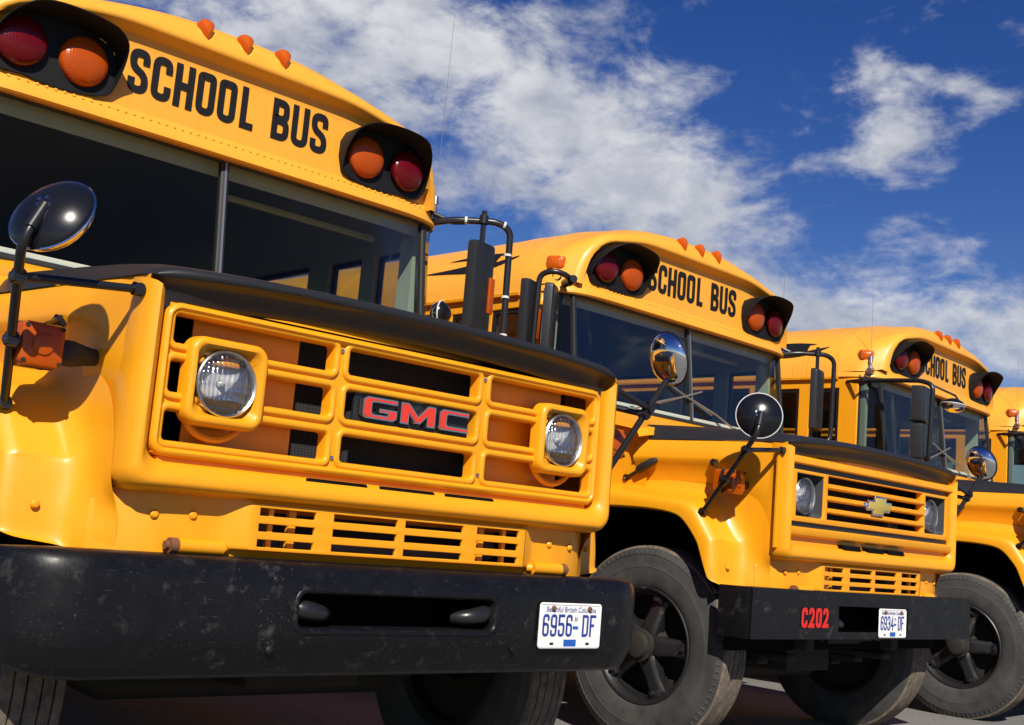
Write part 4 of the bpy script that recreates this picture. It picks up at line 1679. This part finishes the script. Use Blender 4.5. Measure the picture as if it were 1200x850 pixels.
def joints(mb, pts, r=.016):
    for p in pts:
        p = Vector(p)
        mb.tube([p + Vector((0, -.018, 0)), p + Vector((0, .018, 0))], r, 10)
        mb.lathe([(r * 1.15, -.012), (r * 1.15, .012), (0, .0125)], p, (1, 0, 0), 10)
    return mb


KNEE = (-1.290, -1.460, 1.565)


def mirror_arms(s, dy=0.0):
    """tripod of tubes that carries the round mirror at the hood corner; s = -1 image left"""
    mb = MB()
    if s < 0:
        foot = (-1.135, -1.075, 1.205); top = (-1.240, -1.444, 1.668); nose = (-.945, -1.375, 1.525); side = (-1.000, -1.03, 1.455)
        mid = Vector(foot).lerp(Vector(top), .72) ; low = Vector(foot).lerp(Vector(top), .42)
    else:
        foot = (1.02, -1.26, 1.19); top = (1.150, -1.45, 1.60); nose = (.945, -1.375, 1.535); side = (.985, -1.20, 1.50)
        mid = Vector(foot).lerp(Vector(top), .72); low = Vector(foot).lerp(Vector(top), .66)
    if s < 0:
        knee = Vector(KNEE)
        mid = Vector(foot).lerp(knee, .80); low = Vector(foot).lerp(knee, .42)
        mb.tube(round_path([foot, knee, top], .05), .0125, 10)
        mb.tube([knee.lerp(Vector(top), .35), top], .017, 10)
    else:
        t2 = Vector(top) + (Vector(top) - Vector(foot)).normalized() * .02
        rod(mb, foot, t2, .0125)
    rod(mb, nose, mid, .0115)
    rod(mb, side, low, .0115)
    joints(mb, [foot, nose, side])
    joints(mb, [mid, low], .018)
    return mb.mesh('mirror_arm', M['black_metal'])


def signal_box(s, x0):
    """double-faced turn signal on a stalk beside the hood"""
    mb = MB()
    z0 = 1.355
    mb.prism(rrect(x0 - .060, x0 + .060, z0 - .059, z0 + .059, .016, 4), -1.175, -1.195, XZ)
    return mb.mesh('turn_signal', M['black_plastic'], bevel=.003)


def signal_lens_front(s, x0):
    mb = MB()
    z0 = 1.355
    def rr(d, r): return rrect(x0 - .058 + d, x0 + .058 - d, z0 - .057 + d, z0 + .057 - d, r, 4)
    mb.loft([ring3(rr(0, .016), -1.194), ring3(rr(0, .016), -1.232), ring3(rr(.004, .014), -1.240), ring3(rr(.012, .01), -1.243)], True, False, True)
    mb.lathe([(.030, -.001), (.027, -.005), (.022, -.006), (.0, -.007)], (x0, -1.2425, z0), (0, 1, 0), 24)
    return mb.mesh('signal_lens', M['signal'], sharp=30)


def signal_lens_back(s, x0):
    mb = MB()
    z0 = 1.355
    def rr(d, r): return rrect(x0 - .058 + d, x0 + .058 - d, z0 - .057 + d, z0 + .057 - d, r, 4)
    mb.loft([ring3(rr(0, .016), -1.175), ring3(rr(0, .016), -1.140), ring3(rr(.010, .012), -1.130)], True, False, True)
    return mb.mesh('signal_lens', M['signal'], sharp=30)


def signal_stalk(s):
    mb = MB()
    mb.tube([(s * 1.055, -1.185, 1.352), (s * 1.035, -1.185, 1.350), (s * 1.018, -1.185, 1.350), (s * .985, -1.185, 1.350), (s * .95, -1.185, 1.35)], [.030, .036, .036, .028, .022], 16)
    return mb.mesh('signal_stalk', M['rubber'])


def signal_screws(s, x0):
    mb = MB()
    for a, b in ((-.047, -.046), (.047, -.046), (-.047, .046), (.047, .046)):
        mb.lathe([(.006, 0), (.006, -.004), (0, -.005)], (x0 + a, -1.2415, 1.355 + b), (0, 1, 0), 8)
    return mb.mesh('signal_screw', M['dark_steel'])


def latch_mesh(s):
    mb = MB()
    mb.tube([(s * 1.030, -.43, 1.365), (s * 1.040, -.50, 1.395), (s * 1.046, -.52, 1.402)], .010, 8)
    mb.tube([(s * 1.045, -.51, 1.400), (s * 1.052, -.53, 1.410), (s * 1.054, -.61, 1.448), (s * 1.046, -.635, 1.460)], [.014, .023, .021, .012], 12)
    mb.lathe([(.018, -.012), (.018, .012)], (s * 1.028, -.43, 1.365), (1, 0, 0), 12)
    return mb.mesh('hood_latch', M['rubber'])


def wiper_mesh(x0, x1):
    mb = MB()
    if True:
        z0, z1 = 1.80, 1.93
        mb.tube([(x0, ws_y(z0) - .045, z0 - .01), ((x0 + x1) / 2, ws_y(1.86) - .04, 1.868), (x1, ws_y(z1) - .022, z1)], .006, 6)
        d = (x1 - x0) / abs(x1 - x0)
        mb.tube([(x1 - d * .22, ws_y(1.875) - .018, 1.862), (x1 + d * .22, ws_y(2.0) - .018, 1.995)], .006, 6)
        mb.lathe([(.02, -.01), (.02, .012), (0, .013)], (x0, ws_y(z0) - .03, z0 - .012), (0, -1, .2), 12)
    return mb.mesh('wiper', M['alu'])


def side_marker():
    mb = MB()
    mb.prism(rrect(-.060, .060, -.046, .046, .020, 4), .02, -.018, XZ)
    mb.loft([ring3(rrect(-.056, .056, -.043, .043, .02, 4), -.018), ring3(rrect(-.044, .044, -.032, .034, .018, 4), -.046), ring3(rrect(-.022, .022, -.014, .016, .010, 4), -.056)], True, False, True)
    return mb.mesh('side_marker', M['marker'], sharp=35)


def cowl_reflector():
    mb = MB()
    mb.prism(rrect(-.022, .022, -.055, .055, .008, 3), 0, -.012, XZ)
    return mb.mesh('cowl_reflector', M['red'], bevel=.003)


def antenna_mesh(s, length=.95):
    mb = MB()
    p = Vector((s * 1.155, .055, 2.50))
    mb.tube([p + Vector((0, 0, .03)), p + Vector((s * .01, 0, length))], [.0018, .0008], 6)
    return mb.mesh('antenna', M['alu'])


def antenna_base(s):
    mb = MB()
    p = Vector((s * 1.155, .055, 2.43))
    mb.lathe([(.024, 0), (.024, .008), (.013, .012), (.012, .05), (.017, .055), (.014, .095), (.006, .10), (0, .1)], p + Vector((0, 0, .02)), (0, 0, 1), 14)
    mb.box(p.x - .03, p.x + .03, p.y - .02, p.y + .02, p.z - .02, p.z + .018)
    return mb.mesh('antenna_base', M['dull_chrome'], sharp=40)


def rear_mirror_bracket(s, kind):
    mb = MB()
    if kind == 'tube':          # tall tube bracket seen right of the nearest windscreen
        pts = round_path([(1.14, .03, 2.412), (1.19, -.05, 2.425), (1.345, -.19, 2.432), (1.405, -.22, 2.40), (1.432, -.20, 1.84), (1.12, -.04, 1.70)], .06)
        mb.tube(pts, .016, 10)
        mb.tube([(1.285, -.16, 2.475), (1.285, -.16, 2.30)], .013, 8)
        mb.lathe([(.022, -.02), (.022, .02)], (1.285, -.16, 2.432), (0, 0, 1), 10)
        mb.tube([(1.13, .05, 2.46), (1.20, -.04, 2.415), (1.24, -.08, 2.42)], .011, 8)
    elif kind == 'clamp':
        pts = round_path([(-1.15, .02, 2.43), (-1.22, -.10, 2.435), (-1.31, -.06, 2.46), (-1.345, .02, 2.44), (-1.35, .03, 1.85), (-1.14, .02, 1.74)], .05)
        mb.tube(pts, .016, 10)
        mb.tube([(-1.16, .0, 2.42), (-1.225, -.125, 2.425)], .022, 10)
        mb.lathe([(.027, -.03), (.027, .03)], (-1.20, -.08, 2.423), (.5, .8, 0), 12)
        mb.lathe([(.024, -.02), (.024, .02)], (-1.25, -.02, 2.445), (.8, .5, 0), 12)
    elif kind == 'forward':
        pts = round_path([(-1.19, .18, 2.352), (-1.21, -.10, 2.350), (-1.24, -.38, 2.335), (-1.25, -.47, 2.30), (-1.25, -.45, 1.74), (-1.08, -.20, 1.66)], .08)
        mb.tube(pts, .017, 10)
        mb.tube([(-1.16, .02, 2.37), (-1.30, .04, 2.345), (-1.20, .22, 2.35)], .011, 8)
        mb.tube([(-1.24, -.40, 2.33), (-1.12, -.58, 2.24), (-1.10, -.60, 2.20)], .008, 8)
    return mb.mesh('mirror_bracket', M['black_metal'])


def tube_bands():
    mb = MB()
    for p, d in (((1.235, -.09, 2.427), (1, -.9, 0)), ((1.405, -.215, 2.28), (0, 0, 1)), ((1.416, -.21, 2.08), (0, 0, 1)), ((1.428, -.205, 1.90), (0, 0, 1)), ((1.375, -.207, 2.42), (1, -.6, -.3))):
        mb.lathe([(.0175, -.006), (.019, -.005), (.019, .005), (.0175, .006)], p, d, 14)
    return mb.mesh('tube_band', M['pale'])


def box_mirror(c, w_, h, ang, d=.05):
    """flat rear-view mirror head: back shell facing forward"""
    mb = MB()
    p = rrect(-w_ / 2, w_ / 2, -h / 2, h / 2, .018, 4)
    mb.loft([ring3([(x * .82, z * .95) for x, z in p], -d * .55), ring3([(x * .95, z * .985) for x, z in p], -d * .42), ring3(p, -d * .1), ring3(p, d * .45)], True, True, True)
    ca, sa = math.cos(R(ang)), math.sin(R(ang))
    return mb.mesh('rear_view_mirror', M['black_plastic'], sharp=35,
                   xf=lambda q: (c[0] + q[0] * ca - q[1] * sa, c[1] + q[0] * sa + q[1] * ca, c[2] + q[2]))


def box_mirror_glass(c, w_, h, ang, d=.05):
    mb = MB()
    mb.prism(rrect(-w_ / 2 + .008, w_ / 2 - .008, -h / 2 + .008, h / 2 - .008, .012, 3), d * .45, d * .45 + .003, XZ)
    ca, sa = math.cos(R(ang)), math.sin(R(ang))
    return mb.mesh('mirror_glass', M['mirror'], xf=lambda q: (c[0] + q[0] * ca - q[1] * sa, c[1] + q[0] * sa + q[1] * ca, c[2] + q[2]))


def strip(c, w_, h, ang, off, d=.05):
    mb = MB()
    mb.box(off - w_ / 2, off + w_ / 2, -d * .72, -d * .2, -h / 2, h / 2)
    ca, sa = math.cos(R(ang)), math.sin(R(ang))
    return mb.mesh('amber_reflector', M['signal'], bevel=.003, xf=lambda q: (c[0] + q[0] * ca - q[1] * sa, c[1] + q[0] * sa + q[1] * ca, c[2] + q[2]))


def roof_mark():
    """black painted mark with pointed tips on the side of the roof"""
    mb = MB()
    def band(top, bot, n=14):
        T = catmull([(y, z, 0) for y, z in top], 5); B = catmull([(y, z, 0) for y, z in bot], 5)
        def at(P, t):
            f = t * (len(P) - 1); i = min(int(f), len(P) - 2)
            return P[i].lerp(P[i + 1], f - i)
        rings = []
        for k in range(n + 1):
            a = at(T, k / n); b = at(B, k / n)
            row = []
            for j in range(5):
                p = a.lerp(b, j / 4)
                row.append((-roof_x(p.y) - .0045, p.x, p.y + .002))
            rings.append(row)
        mb.loft(rings, False)
    band([(1.20, 2.590), (1.0, 2.600), (.80, 2.615), (.62, 2.610), (.52, 2.628), (.425, 2.642)], [(1.20, 2.586), (1.0, 2.572), (.80, 2.556), (.64, 2.566), (.52, 2.595), (.425, 2.638)])
    band([(1.06, 2.672), (.88, 2.690), (.72, 2.692), (.55, 2.676)], [(1.06, 2.669), (.88, 2.664), (.72, 2.652), (.55, 2.672)])
    band([(.80, 2.663), (.70, 2.667), (.60, 2.660)], [(.80, 2.618), (.70, 2.616), (.60, 2.613)], 6)
    return mb.mesh('roof_mark', M['letter'])


def drip_rail(s):
    mb = MB()
    mb.loft([[(s * 1.196, y, ZR - .012), (s * 1.226, y, ZR - .004), (s * 1.228, y, ZR + .012), (s * 1.196, y, ZR + .010)] for y in (.29, BODY_L)], True, True, True)
    return mb.mesh('drip_rail', M['yellow'])


def rub_rails(s, z):
    mb = MB()
    x0, x1 = sorted((s * 1.198, s * 1.222))
    mb.box(x0, x1, 1.0, BODY_L, z - .04, z + .04)
    return mb.mesh('rub_rail', M['black_metal'], bevel=.01)


def chassis_mesh():
    mb = MB()
    for s in (-1, 1):
        mb.box(s * .45 - .04, s * .45 + .04, -1.22, BODY_L - .6, .56, .76)
        mb.box(s * .50 - .05, s * .50 + .05, -1.15, -.05, .50, .535)
        mb.box(s * .50 - .05, s * .50 + .05, -.98, -.22, .465, .497)
        mb.box(s * .50 - .05, s * .50 + .05, -.84, -.36, .435, .462)
    mb.tube([(-.92, -.617, .50), (-.70, -.617, .47), (-.55, -.617, .40), (.55, -.617, .40), (.70, -.617, .47), (.92, -.617, .50)], .055, 10)
    mb.tube([(-.85, -.42, .42), (.85, -.42, .42)], .022, 8)
    mb.box(-.22, .22, -.95, .2, .42, .62)
    mb.box(-.30, .30, -.9, -.1, .62, 1.3)
    mb.box(-.9, .9, -1.0, -.94, .60, .68)
    return mb.mesh('chassis', M['dark_steel'], bevel=.008, merge=0)


def wheel_house(s):
    mb = MB()
    x0, x1 = sorted((s * .62, s * .64))
    mb.box(x0, x1, -1.10, .10, .70, 1.19)
    pr = [(.10, .62), (.10, 1.19), (-.93, 1.19), (-.985, 1.150), (-1.02, 1.09), (-1.06, .98), (-1.085, .82)]
    mb.loft([[(s * x, y, z) for y, z in pr] for x in (.62, 1.128)], False)
    return mb.mesh('wheel_housing', M['void'])


def rear_axle():
    mb = MB()
    mb.tube([(-.9, 5.9, .5), (.9, 5.9, .5)], .07, 10)
    mb.lathe([(0, -.2), (.15, -.12), (.19, 0), (.15, .12), (0, .2)], (0, 5.9, .5), (0, 1, 0), 20)
    mb.tube([(0, .2, .55), (0, 5.7, .52)], .045, 10)
    return mb.mesh('rear_axle', M['dark_steel'])


def grp(o): return o


def disc_mirror(bus, key, r, c, n, rim_mat, bolts=True):
    m = part('crossview_mirror', key + 'b', lambda: disc_mirror_back(r, c, n), bus)
    part('mirror_glass', key + 'g', lambda: disc_mirror_glass(r, c, n), m)
    part('mirror_rim', key + 'r', lambda: disc_mirror_rim(r, c, n, rim_mat), m)
    if bolts: part('mirror_bolt', key + 'o', lambda: disc_mirror_bolts(c, n), m)
    return m


def make_bus(loc, yaw, kind, label, hood_dy=0.0, plate_txt=None):
    bus = bpy.data.objects.new('school_bus', None)
    COL.objects.link(bus)
    bus.location = loc; bus.rotation_euler = (0, 0, R(yaw))
    bus.empty_display_size = .3
    bus['label'] = label; bus['category'] = 'school bus'; bus['group'] = 'school buses parked in a row'
    hoff = (0, hood_dy, 0)
    # ---- body
    roof = part('roof', 'roof', roof_mesh, bus)
    part('roof_seam', 'roof_seam', roof_seam_mesh, roof)
    rr_ = part('rivet_row', 'roof_riv', roof_rivet_mesh, roof); rr_['kind'] = 'stuff'
    if kind in ('slat', 'third'): part('roof_mark', 'roof_mark', roof_mark, roof)
    cap = part('front_cap', 'cap', cap_mesh, bus)
    part('drip_lip', 'lip', cap_lip_mesh, cap)
    rr_ = part('rivet_row', 'cap_riv', cap_rivet_mesh, cap); rr_['kind'] = 'stuff'
    part('lettering', 'lettering', lettering_mesh, cap, label='black words SCHOOL BUS on the front cap')
    for s in (-1, 1):
        h = part('light_hood', 'bh%d' % s, lambda: blinker_hood(s), bus)
        for ax, col in ((.652, 'amber'), (.886, 'red')):
            l = part('warning_light', 'wl_' + col, lambda: dome_lens(.093, .034, M[col]), h, label='round %s warning light' % col)
            l.location = (s * ax, -.050 + bend(ax) * .9, 2.5765)
            l.rotation_euler = (0, 0, R(0 if ax < .7 else 5 * s))
    for k in (-1, 0, 1):
        part('marker_light', 'marker', marker_mesh, bus, loc=(k * .182, -.052, 2.867), rot=(R(-28), 0, 0))
    for s in (-1, 1):
        part('drip_rail', 'drip%d' % s, lambda: drip_rail(s), bus)
        for z in (.95, 1.30, 1.68): part('rub_rail', 'rub%d%g' % (s, z), lambda: rub_rails(s, z), bus)
    for s in (-1, 1):
        sw = part('side_wall', 'sw%d' % s, lambda: side_mesh(s), bus)
        part('wall_lining', 'li%d' % s, lambda: lining_mesh(s), sw)
        for i, (y0, y1, z0, z1) in enumerate(win_holes(s)):
            wn = part('window', 'wf%d_%d' % (s, i), lambda: win_frame(y0, y1, z0, z1, s), bus)
            part('pane', 'wp%d_%d' % (s, i), lambda: pane(y0, y1, z0, z1, s), wn)
    for s in (-1, 1):
        part('windscreen', 'ws%d' % s, lambda: screen_pane(*sorted((s * .012, s * 1.062))), bus)
        part('corner_pane', 'cp%d' % s, lambda: corner_pane(s), bus)
    g = part('windscreen_gasket', 'gasket', screen_frame, bus)
    part('divider_trim', 'trim', screen_trim, g)
    part('windscreen_sill', 'sillw', screen_sill, g)
    part('cowl', 'cowl', cowl_mesh, bus)
    part('floor_pan', 'floor', stepwell_mesh, bus)
    part('ceiling', 'ceil', inner_roof, bus)
    part('header_panel', 'header', header_mesh, bus)
    part('visor_rail', 'visor', lambda: visor_rail(1), bus)
    part('steering_wheel', 'steer', steering_mesh, bus)
    part('seat', 'seat', seat_mesh, bus, loc=(.62, .95, 0))
    for r_ in range(5):
        for s in (-1, 1): part('seat', 'seat', seat_mesh, bus, loc=(s * .66, 2.0 + r_ * .8, 0))
    if kind != 'block':
        for x0, x1 in ((-.62, -.12), (.42, -.02)): part('wiper', 'wip%g' % x0, lambda: wiper_mesh(x0, x1), bus)
    for s in (-1, 1):
        part('side_marker', 'smark', side_marker, bus, loc=(s * 1.115, .11, 2.555), rot=(0, 0, R(62 * s)))
    # ---- hood
    hood = part('hood_top', 'hoodt', hood_top_mesh, bus, loc=hoff)
    for s in (-1, 1): part('hood_side', 'hoods%d' % s, lambda: hood_side_mesh(s), hood)
    part('grille_surround', 'surround', surround_mesh, hood)
    for s in (-1, 1):
        part('fender', 'fend%d' % s, lambda: fender_mesh(s), bus, loc=hoff, sub=3)
        part('hood_hinge', 'hinge%d' % s, lambda: hinge_mesh(s), bus, loc=hoff)
        part('hinge_bush', 'bush%d' % s, lambda: hinge_bush(s), bus, loc=hoff)
        part('hood_latch', 'latch%d' % s, lambda: latch_mesh(s), bus)
    ap = part('apron', 'apron', lower_panel_mesh, bus, loc=hoff)
    part('carriage_bolt', 'abolt', apron_bolts, ap)
    lg = part('lower_grille', 'lgrille', lower_grille_mesh, bus, loc=hoff)
    part('lower_grille_bracket', 'lgpost', lower_grille_posts, lg)
    rad = part('radiator', 'rad', radiator_mesh, bus, loc=hoff)
    part('radiator_bracket', 'cond', condenser_mesh, rad)
    part('grille_light_block', 'light_block', light_block_mesh, rad)
    # ---- grille
    if kind == 'block':
        gr = part('grille', 'gmc', gmc_grille_mesh, bus, loc=hoff)
        part('grille_sill', 'sill', sill_slots_mesh, gr)
        part('air_slot', 'slotv', slot_void, gr)
        for s in (-1, 1): part('grille_backing', 'back%d' % s, lambda: backing_mesh(s), gr)
        em = part('emblem_bar', 'gmcb', emblem_bar, bus, loc=hoff, label='black bar carrying the red letters GMC')
        for ch, x, wd in EMB_AT:
            part('emblem_letter', 'gmce' + ch, lambda: gmc_emblem(ch, x, wd), em)
            part('emblem_edge', 'gmco' + ch, lambda: gmc_outline(ch, x, wd), em)
        part('grille_screw', 'gscrew', grille_screws, gr)
    else:
        gr = part('grille', 'slatg', slat_grille_frame, bus, loc=hoff)
        part('grille_band', 'slatb', slat_grille_band, gr)
        part('inner_surround', 'insur', inner_surround, gr)
        part('air_slot', 'slotv2', slant_slots, gr)
        for z in (1.390, 1.330, 1.268):
            part('slat', 'slat%g' % z, lambda: slat(z), gr)
        em = part('grille_emblem', 'bow', bow_emblem, bus, loc=hoff, label='gold cross-shaped emblem on the grille')
        part('emblem_edge', 'bowe', bow_edge, em)
    for s in (-1, 1):
        if kind == 'block':
            bz = part('headlight_bezel', 'bez%d' % s, lambda: bezel_mesh(s), bus, loc=hoff)
            hx, hy, hz = s * .666, -1.392, 1.312
        else:
            bz = part('headlight_bezel', 'sbez%d' % s, lambda: square_bezel(s), bus, loc=hoff)
            hx, hy, hz = s * .686, -1.350, 1.327
        hl = part('headlight', 'hlr', headlight_ring, bus, loc=(hx, hy + hood_dy, hz))
        part('headlight_glass', 'hlg', headlight_lens, hl)
        part('reflector', 'hlb', headlight_bowl, hl)
    # ---- bumper
    if kind == 'block':
        bp = part('bumper', 'rbump', round_bumper, bus, loc=hoff)
        part('slot_edge', 'slotlip', slot_lip, bp)
        part('carriage_bolt', 'bbolt', bumper_bolts, bp)
    else:
        bp = part('bumper', 'bbump', box_bumper, bus, loc=hoff)
        if kind == 'slat': part('bus_number', 'c202', bus_number, bp, label='red number C202 on the bumper')
    part('bumper_brace', 'bback', bumper_back, bp)
    for s in (-1, 1): part('tow_hook', 'hook%d' % s, lambda: tow_hook(s), bus, loc=(0, hood_dy + (0 if kind == 'block' else .055), 0))
    if plate_txt:
        pl = part('licence_plate', 'plate', plate_mesh, bus, loc=plate_txt[1], label='white plate with blue number ' + plate_txt[0])
        part('plate_number', 'pn' + plate_txt[0], lambda: plate_text(plate_txt[0]), pl)
        part('plate_motto', 'pm', lambda: font_mesh('Beautiful British Columbia', 'plate_motto', M['plate_blue'], 0, .046, .018, -.0046, .93), pl)
        part('plate_year', 'py', lambda: font_mesh('30', 'plate_year', M['letter'], .024, .016, .014, -.0046, .9), pl)
        part('plate_flag', 'pf', plate_flag, pl)
        part('plate_sticker', 'ps', plate_sticker, pl)
        part('plate_slot', 'pso', plate_slot_mesh, pl)
        part('plate_bolt', 'pb', plate_bolts, pl)
    # ---- wheels
    for s, y in ((-1, -.635), (1, -.635), (-1, 5.9), (1, 5.9)):
        x = s * (.972 if y < 0 else .99)
        wh = part('wheel', 'rim', rim_mesh, bus, loc=(x, y, RT_ - .012 - loc[2]), rot=(R(17) if s < 0 else R(40), 0, 0 if s < 0 else math.pi))
        wh.scale = (.80, 1, 1)
        part('tyre', 'tyre', tyre_mesh, wh)
        part('tread', 'tread', tread_mesh, wh)
        part('sidewall_rib', 'srib', sidewall_ribs, wh)
        part('hub', 'hub', hub_mesh, wh)
        for k in range(5): part('spoke', 'spoke', spoke_mesh, wh, rot=(R(72 * k), 0, 0))
    part('chassis', 'chassis', chassis_mesh, bus)
    for s in (-1, 1): part('wheel_housing', 'whouse%d' % s, lambda: wheel_house(s), bus)
    part('rear_axle', 'raxle', rear_axle, bus)
    # ---- mirrors and lamps on the hood
    for s in (-1, 1):
        part('mirror_arm', 'arm%d' % s, lambda: mirror_arms(s), bus, loc=hoff)
        x0 = s * (1.118 if kind == 'block' else 1.092)
        kk = '%d%s' % (s, kind == 'block')
        ts = part('turn_signal', 'tsb' + kk, lambda: signal_box(s, x0), bus, loc=hoff)
        part('signal_lens', 'tsf' + kk, lambda: signal_lens_front(s, x0), ts)
        part('signal_lens', 'tsr' + kk, lambda: signal_lens_back(s, x0), ts)
        part('signal_stalk', 'tss%d' % s, lambda: signal_stalk(s), ts)
        part('signal_screw', 'tsc' + kk, lambda: signal_screws(s, x0), ts)
    if kind == 'block': m1 = disc_mirror(bus, 'dml1', .110, (-1.212, -1.42, 1.655), (-.63, -.41, .37), M['chrome'])
    else: m1 = disc_mirror(bus, 'dml', .107, (-1.19, -1.40, 1.662), (-.78, -.60, .10), M['pale'])
    m1.location = hoff
    m2 = disc_mirror(bus, 'dmr', .104, (1.160, -1.45, 1.680), (.76, -.18, .27), M['black_metal'], False); m2.location = hoff
    # ---- rear-view mirrors, antenna
    if kind == 'block':
        part('mirror_bracket', 'brt', lambda: rear_mirror_bracket(1, 'tube'), bus)
        part('tube_band', 'tband', tube_bands, bus)
        c = (1.285, -.165, 2.11)
        rm = part('rear_view_mirror', 'bm1', lambda: box_mirror(c, .165, .42, 14), bus)
        part('mirror_glass', 'bm1g', lambda: box_mirror_glass(c, .165, .42, 14), rm)
        part('amber_reflector', 'bm1s', lambda: strip((1.285, -.165, 2.075), .040, .17, 14, .060), rm)
        disc_mirror(bus, 'dms', .06, (1.23, .02, 1.985), (.5, -.85, 0), M['pale'], False)
        part('antenna', 'ant1', lambda: antenna_mesh(1, .98), bus); part('antenna_base', 'antb1', lambda: antenna_base(1), bus)
    if kind == 'slat':
        part('mirror_bracket', 'brc', lambda: rear_mirror_bracket(-1, 'clamp'), bus)
        for i, (c, a) in enumerate((((-1.385, .05, 2.20), 18), ((-1.285, -.02, 2.19), 30))):
            rm = part('rear_view_mirror', 'bm2%d' % i, lambda: box_mirror(c, .13, .40, a), bus)
            part('mirror_glass', 'bm2g%d' % i, lambda: box_mirror_glass(c, .13, .40, a), rm)
        part('amber_reflector', 'bm2s', lambda: strip((-1.385, .05, 2.165), .05, .17, 18, .052, .07), rm)
        part('mirror_bracket', 'brt', lambda: rear_mirror_bracket(1, 'tube'), bus)
        c = (1.285, -.165, 2.11)
        rm = part('rear_view_mirror', 'bm1', lambda: box_mirror(c, .165, .42, 14), bus)
        part('mirror_glass', 'bm1g', lambda: box_mirror_glass(c, .165, .42, 14), rm)
        part('antenna', 'ant2', lambda: antenna_mesh(1, .80), bus); part('antenna_base', 'antb1', lambda: antenna_base(1), bus)
    if kind in ('third', 'fourth'):
        part('mirror_bracket', 'brf', lambda: rear_mirror_bracket(-1, 'forward'), bus)
        for i, zz in enumerate((2.16, 1.89)):
            c = (-1.235, -.375, zz)
            rm = part('rear_view_mirror', 'bm3%d' % i, lambda: box_mirror(c, .20, .262, 8, .09), bus)
            part('mirror_glass', 'bm3g%d' % i, lambda: box_mirror_glass(c, .20, .262, 8, .09), rm)
        disc_mirror(bus, 'dmt', .085, (-1.13, -.57, 2.175), (.1, -.05, .99), M['pale'], False)
        part('antenna', 'ant3', lambda: antenna_mesh(-1, .65), bus); part('antenna_base', 'antb3', lambda: antenna_base(-1), bus)
        if kind == 'fourth':
            part('amber_reflector', 'bm4s', lambda: strip((-1.235, -.375, 2.14), .03, .12, 8, .05, .09), rm)
    for s in (-1, 1):
        part('cowl_reflector', 'crefl', cowl_reflector, bus, loc=(s * 1.062, -.30, 1.545), rot=(0, 0, R(90 * s)))
    return bus


make_bus((0, 0, 0), 0, 'block', 'nearest yellow school bus, three red letters on its grille above a rounded scuffed black bumper',
         plate_txt=('6956 DF', (.728, -1.440, .681)))
make_bus((3.478, .348, -.037), 2.226, 'slat', 'yellow school bus with red C202 on its black bumper and gold emblem on the grille',
         hood_dy=.07, plate_txt=('6934 DF', (.185, -1.336, .717)))
make_bus((6.861, .425, -.007), 4.97, 'third', 'third yellow school bus with twin black door mirrors, standing behind the one marked C202', hood_dy=.02)
make_bus((10.15, .81, -.01), 6.5, 'fourth', 'farthest yellow school bus, cut off by the right edge of the photo', hood_dy=.02)

bpy.context.view_layer.update()
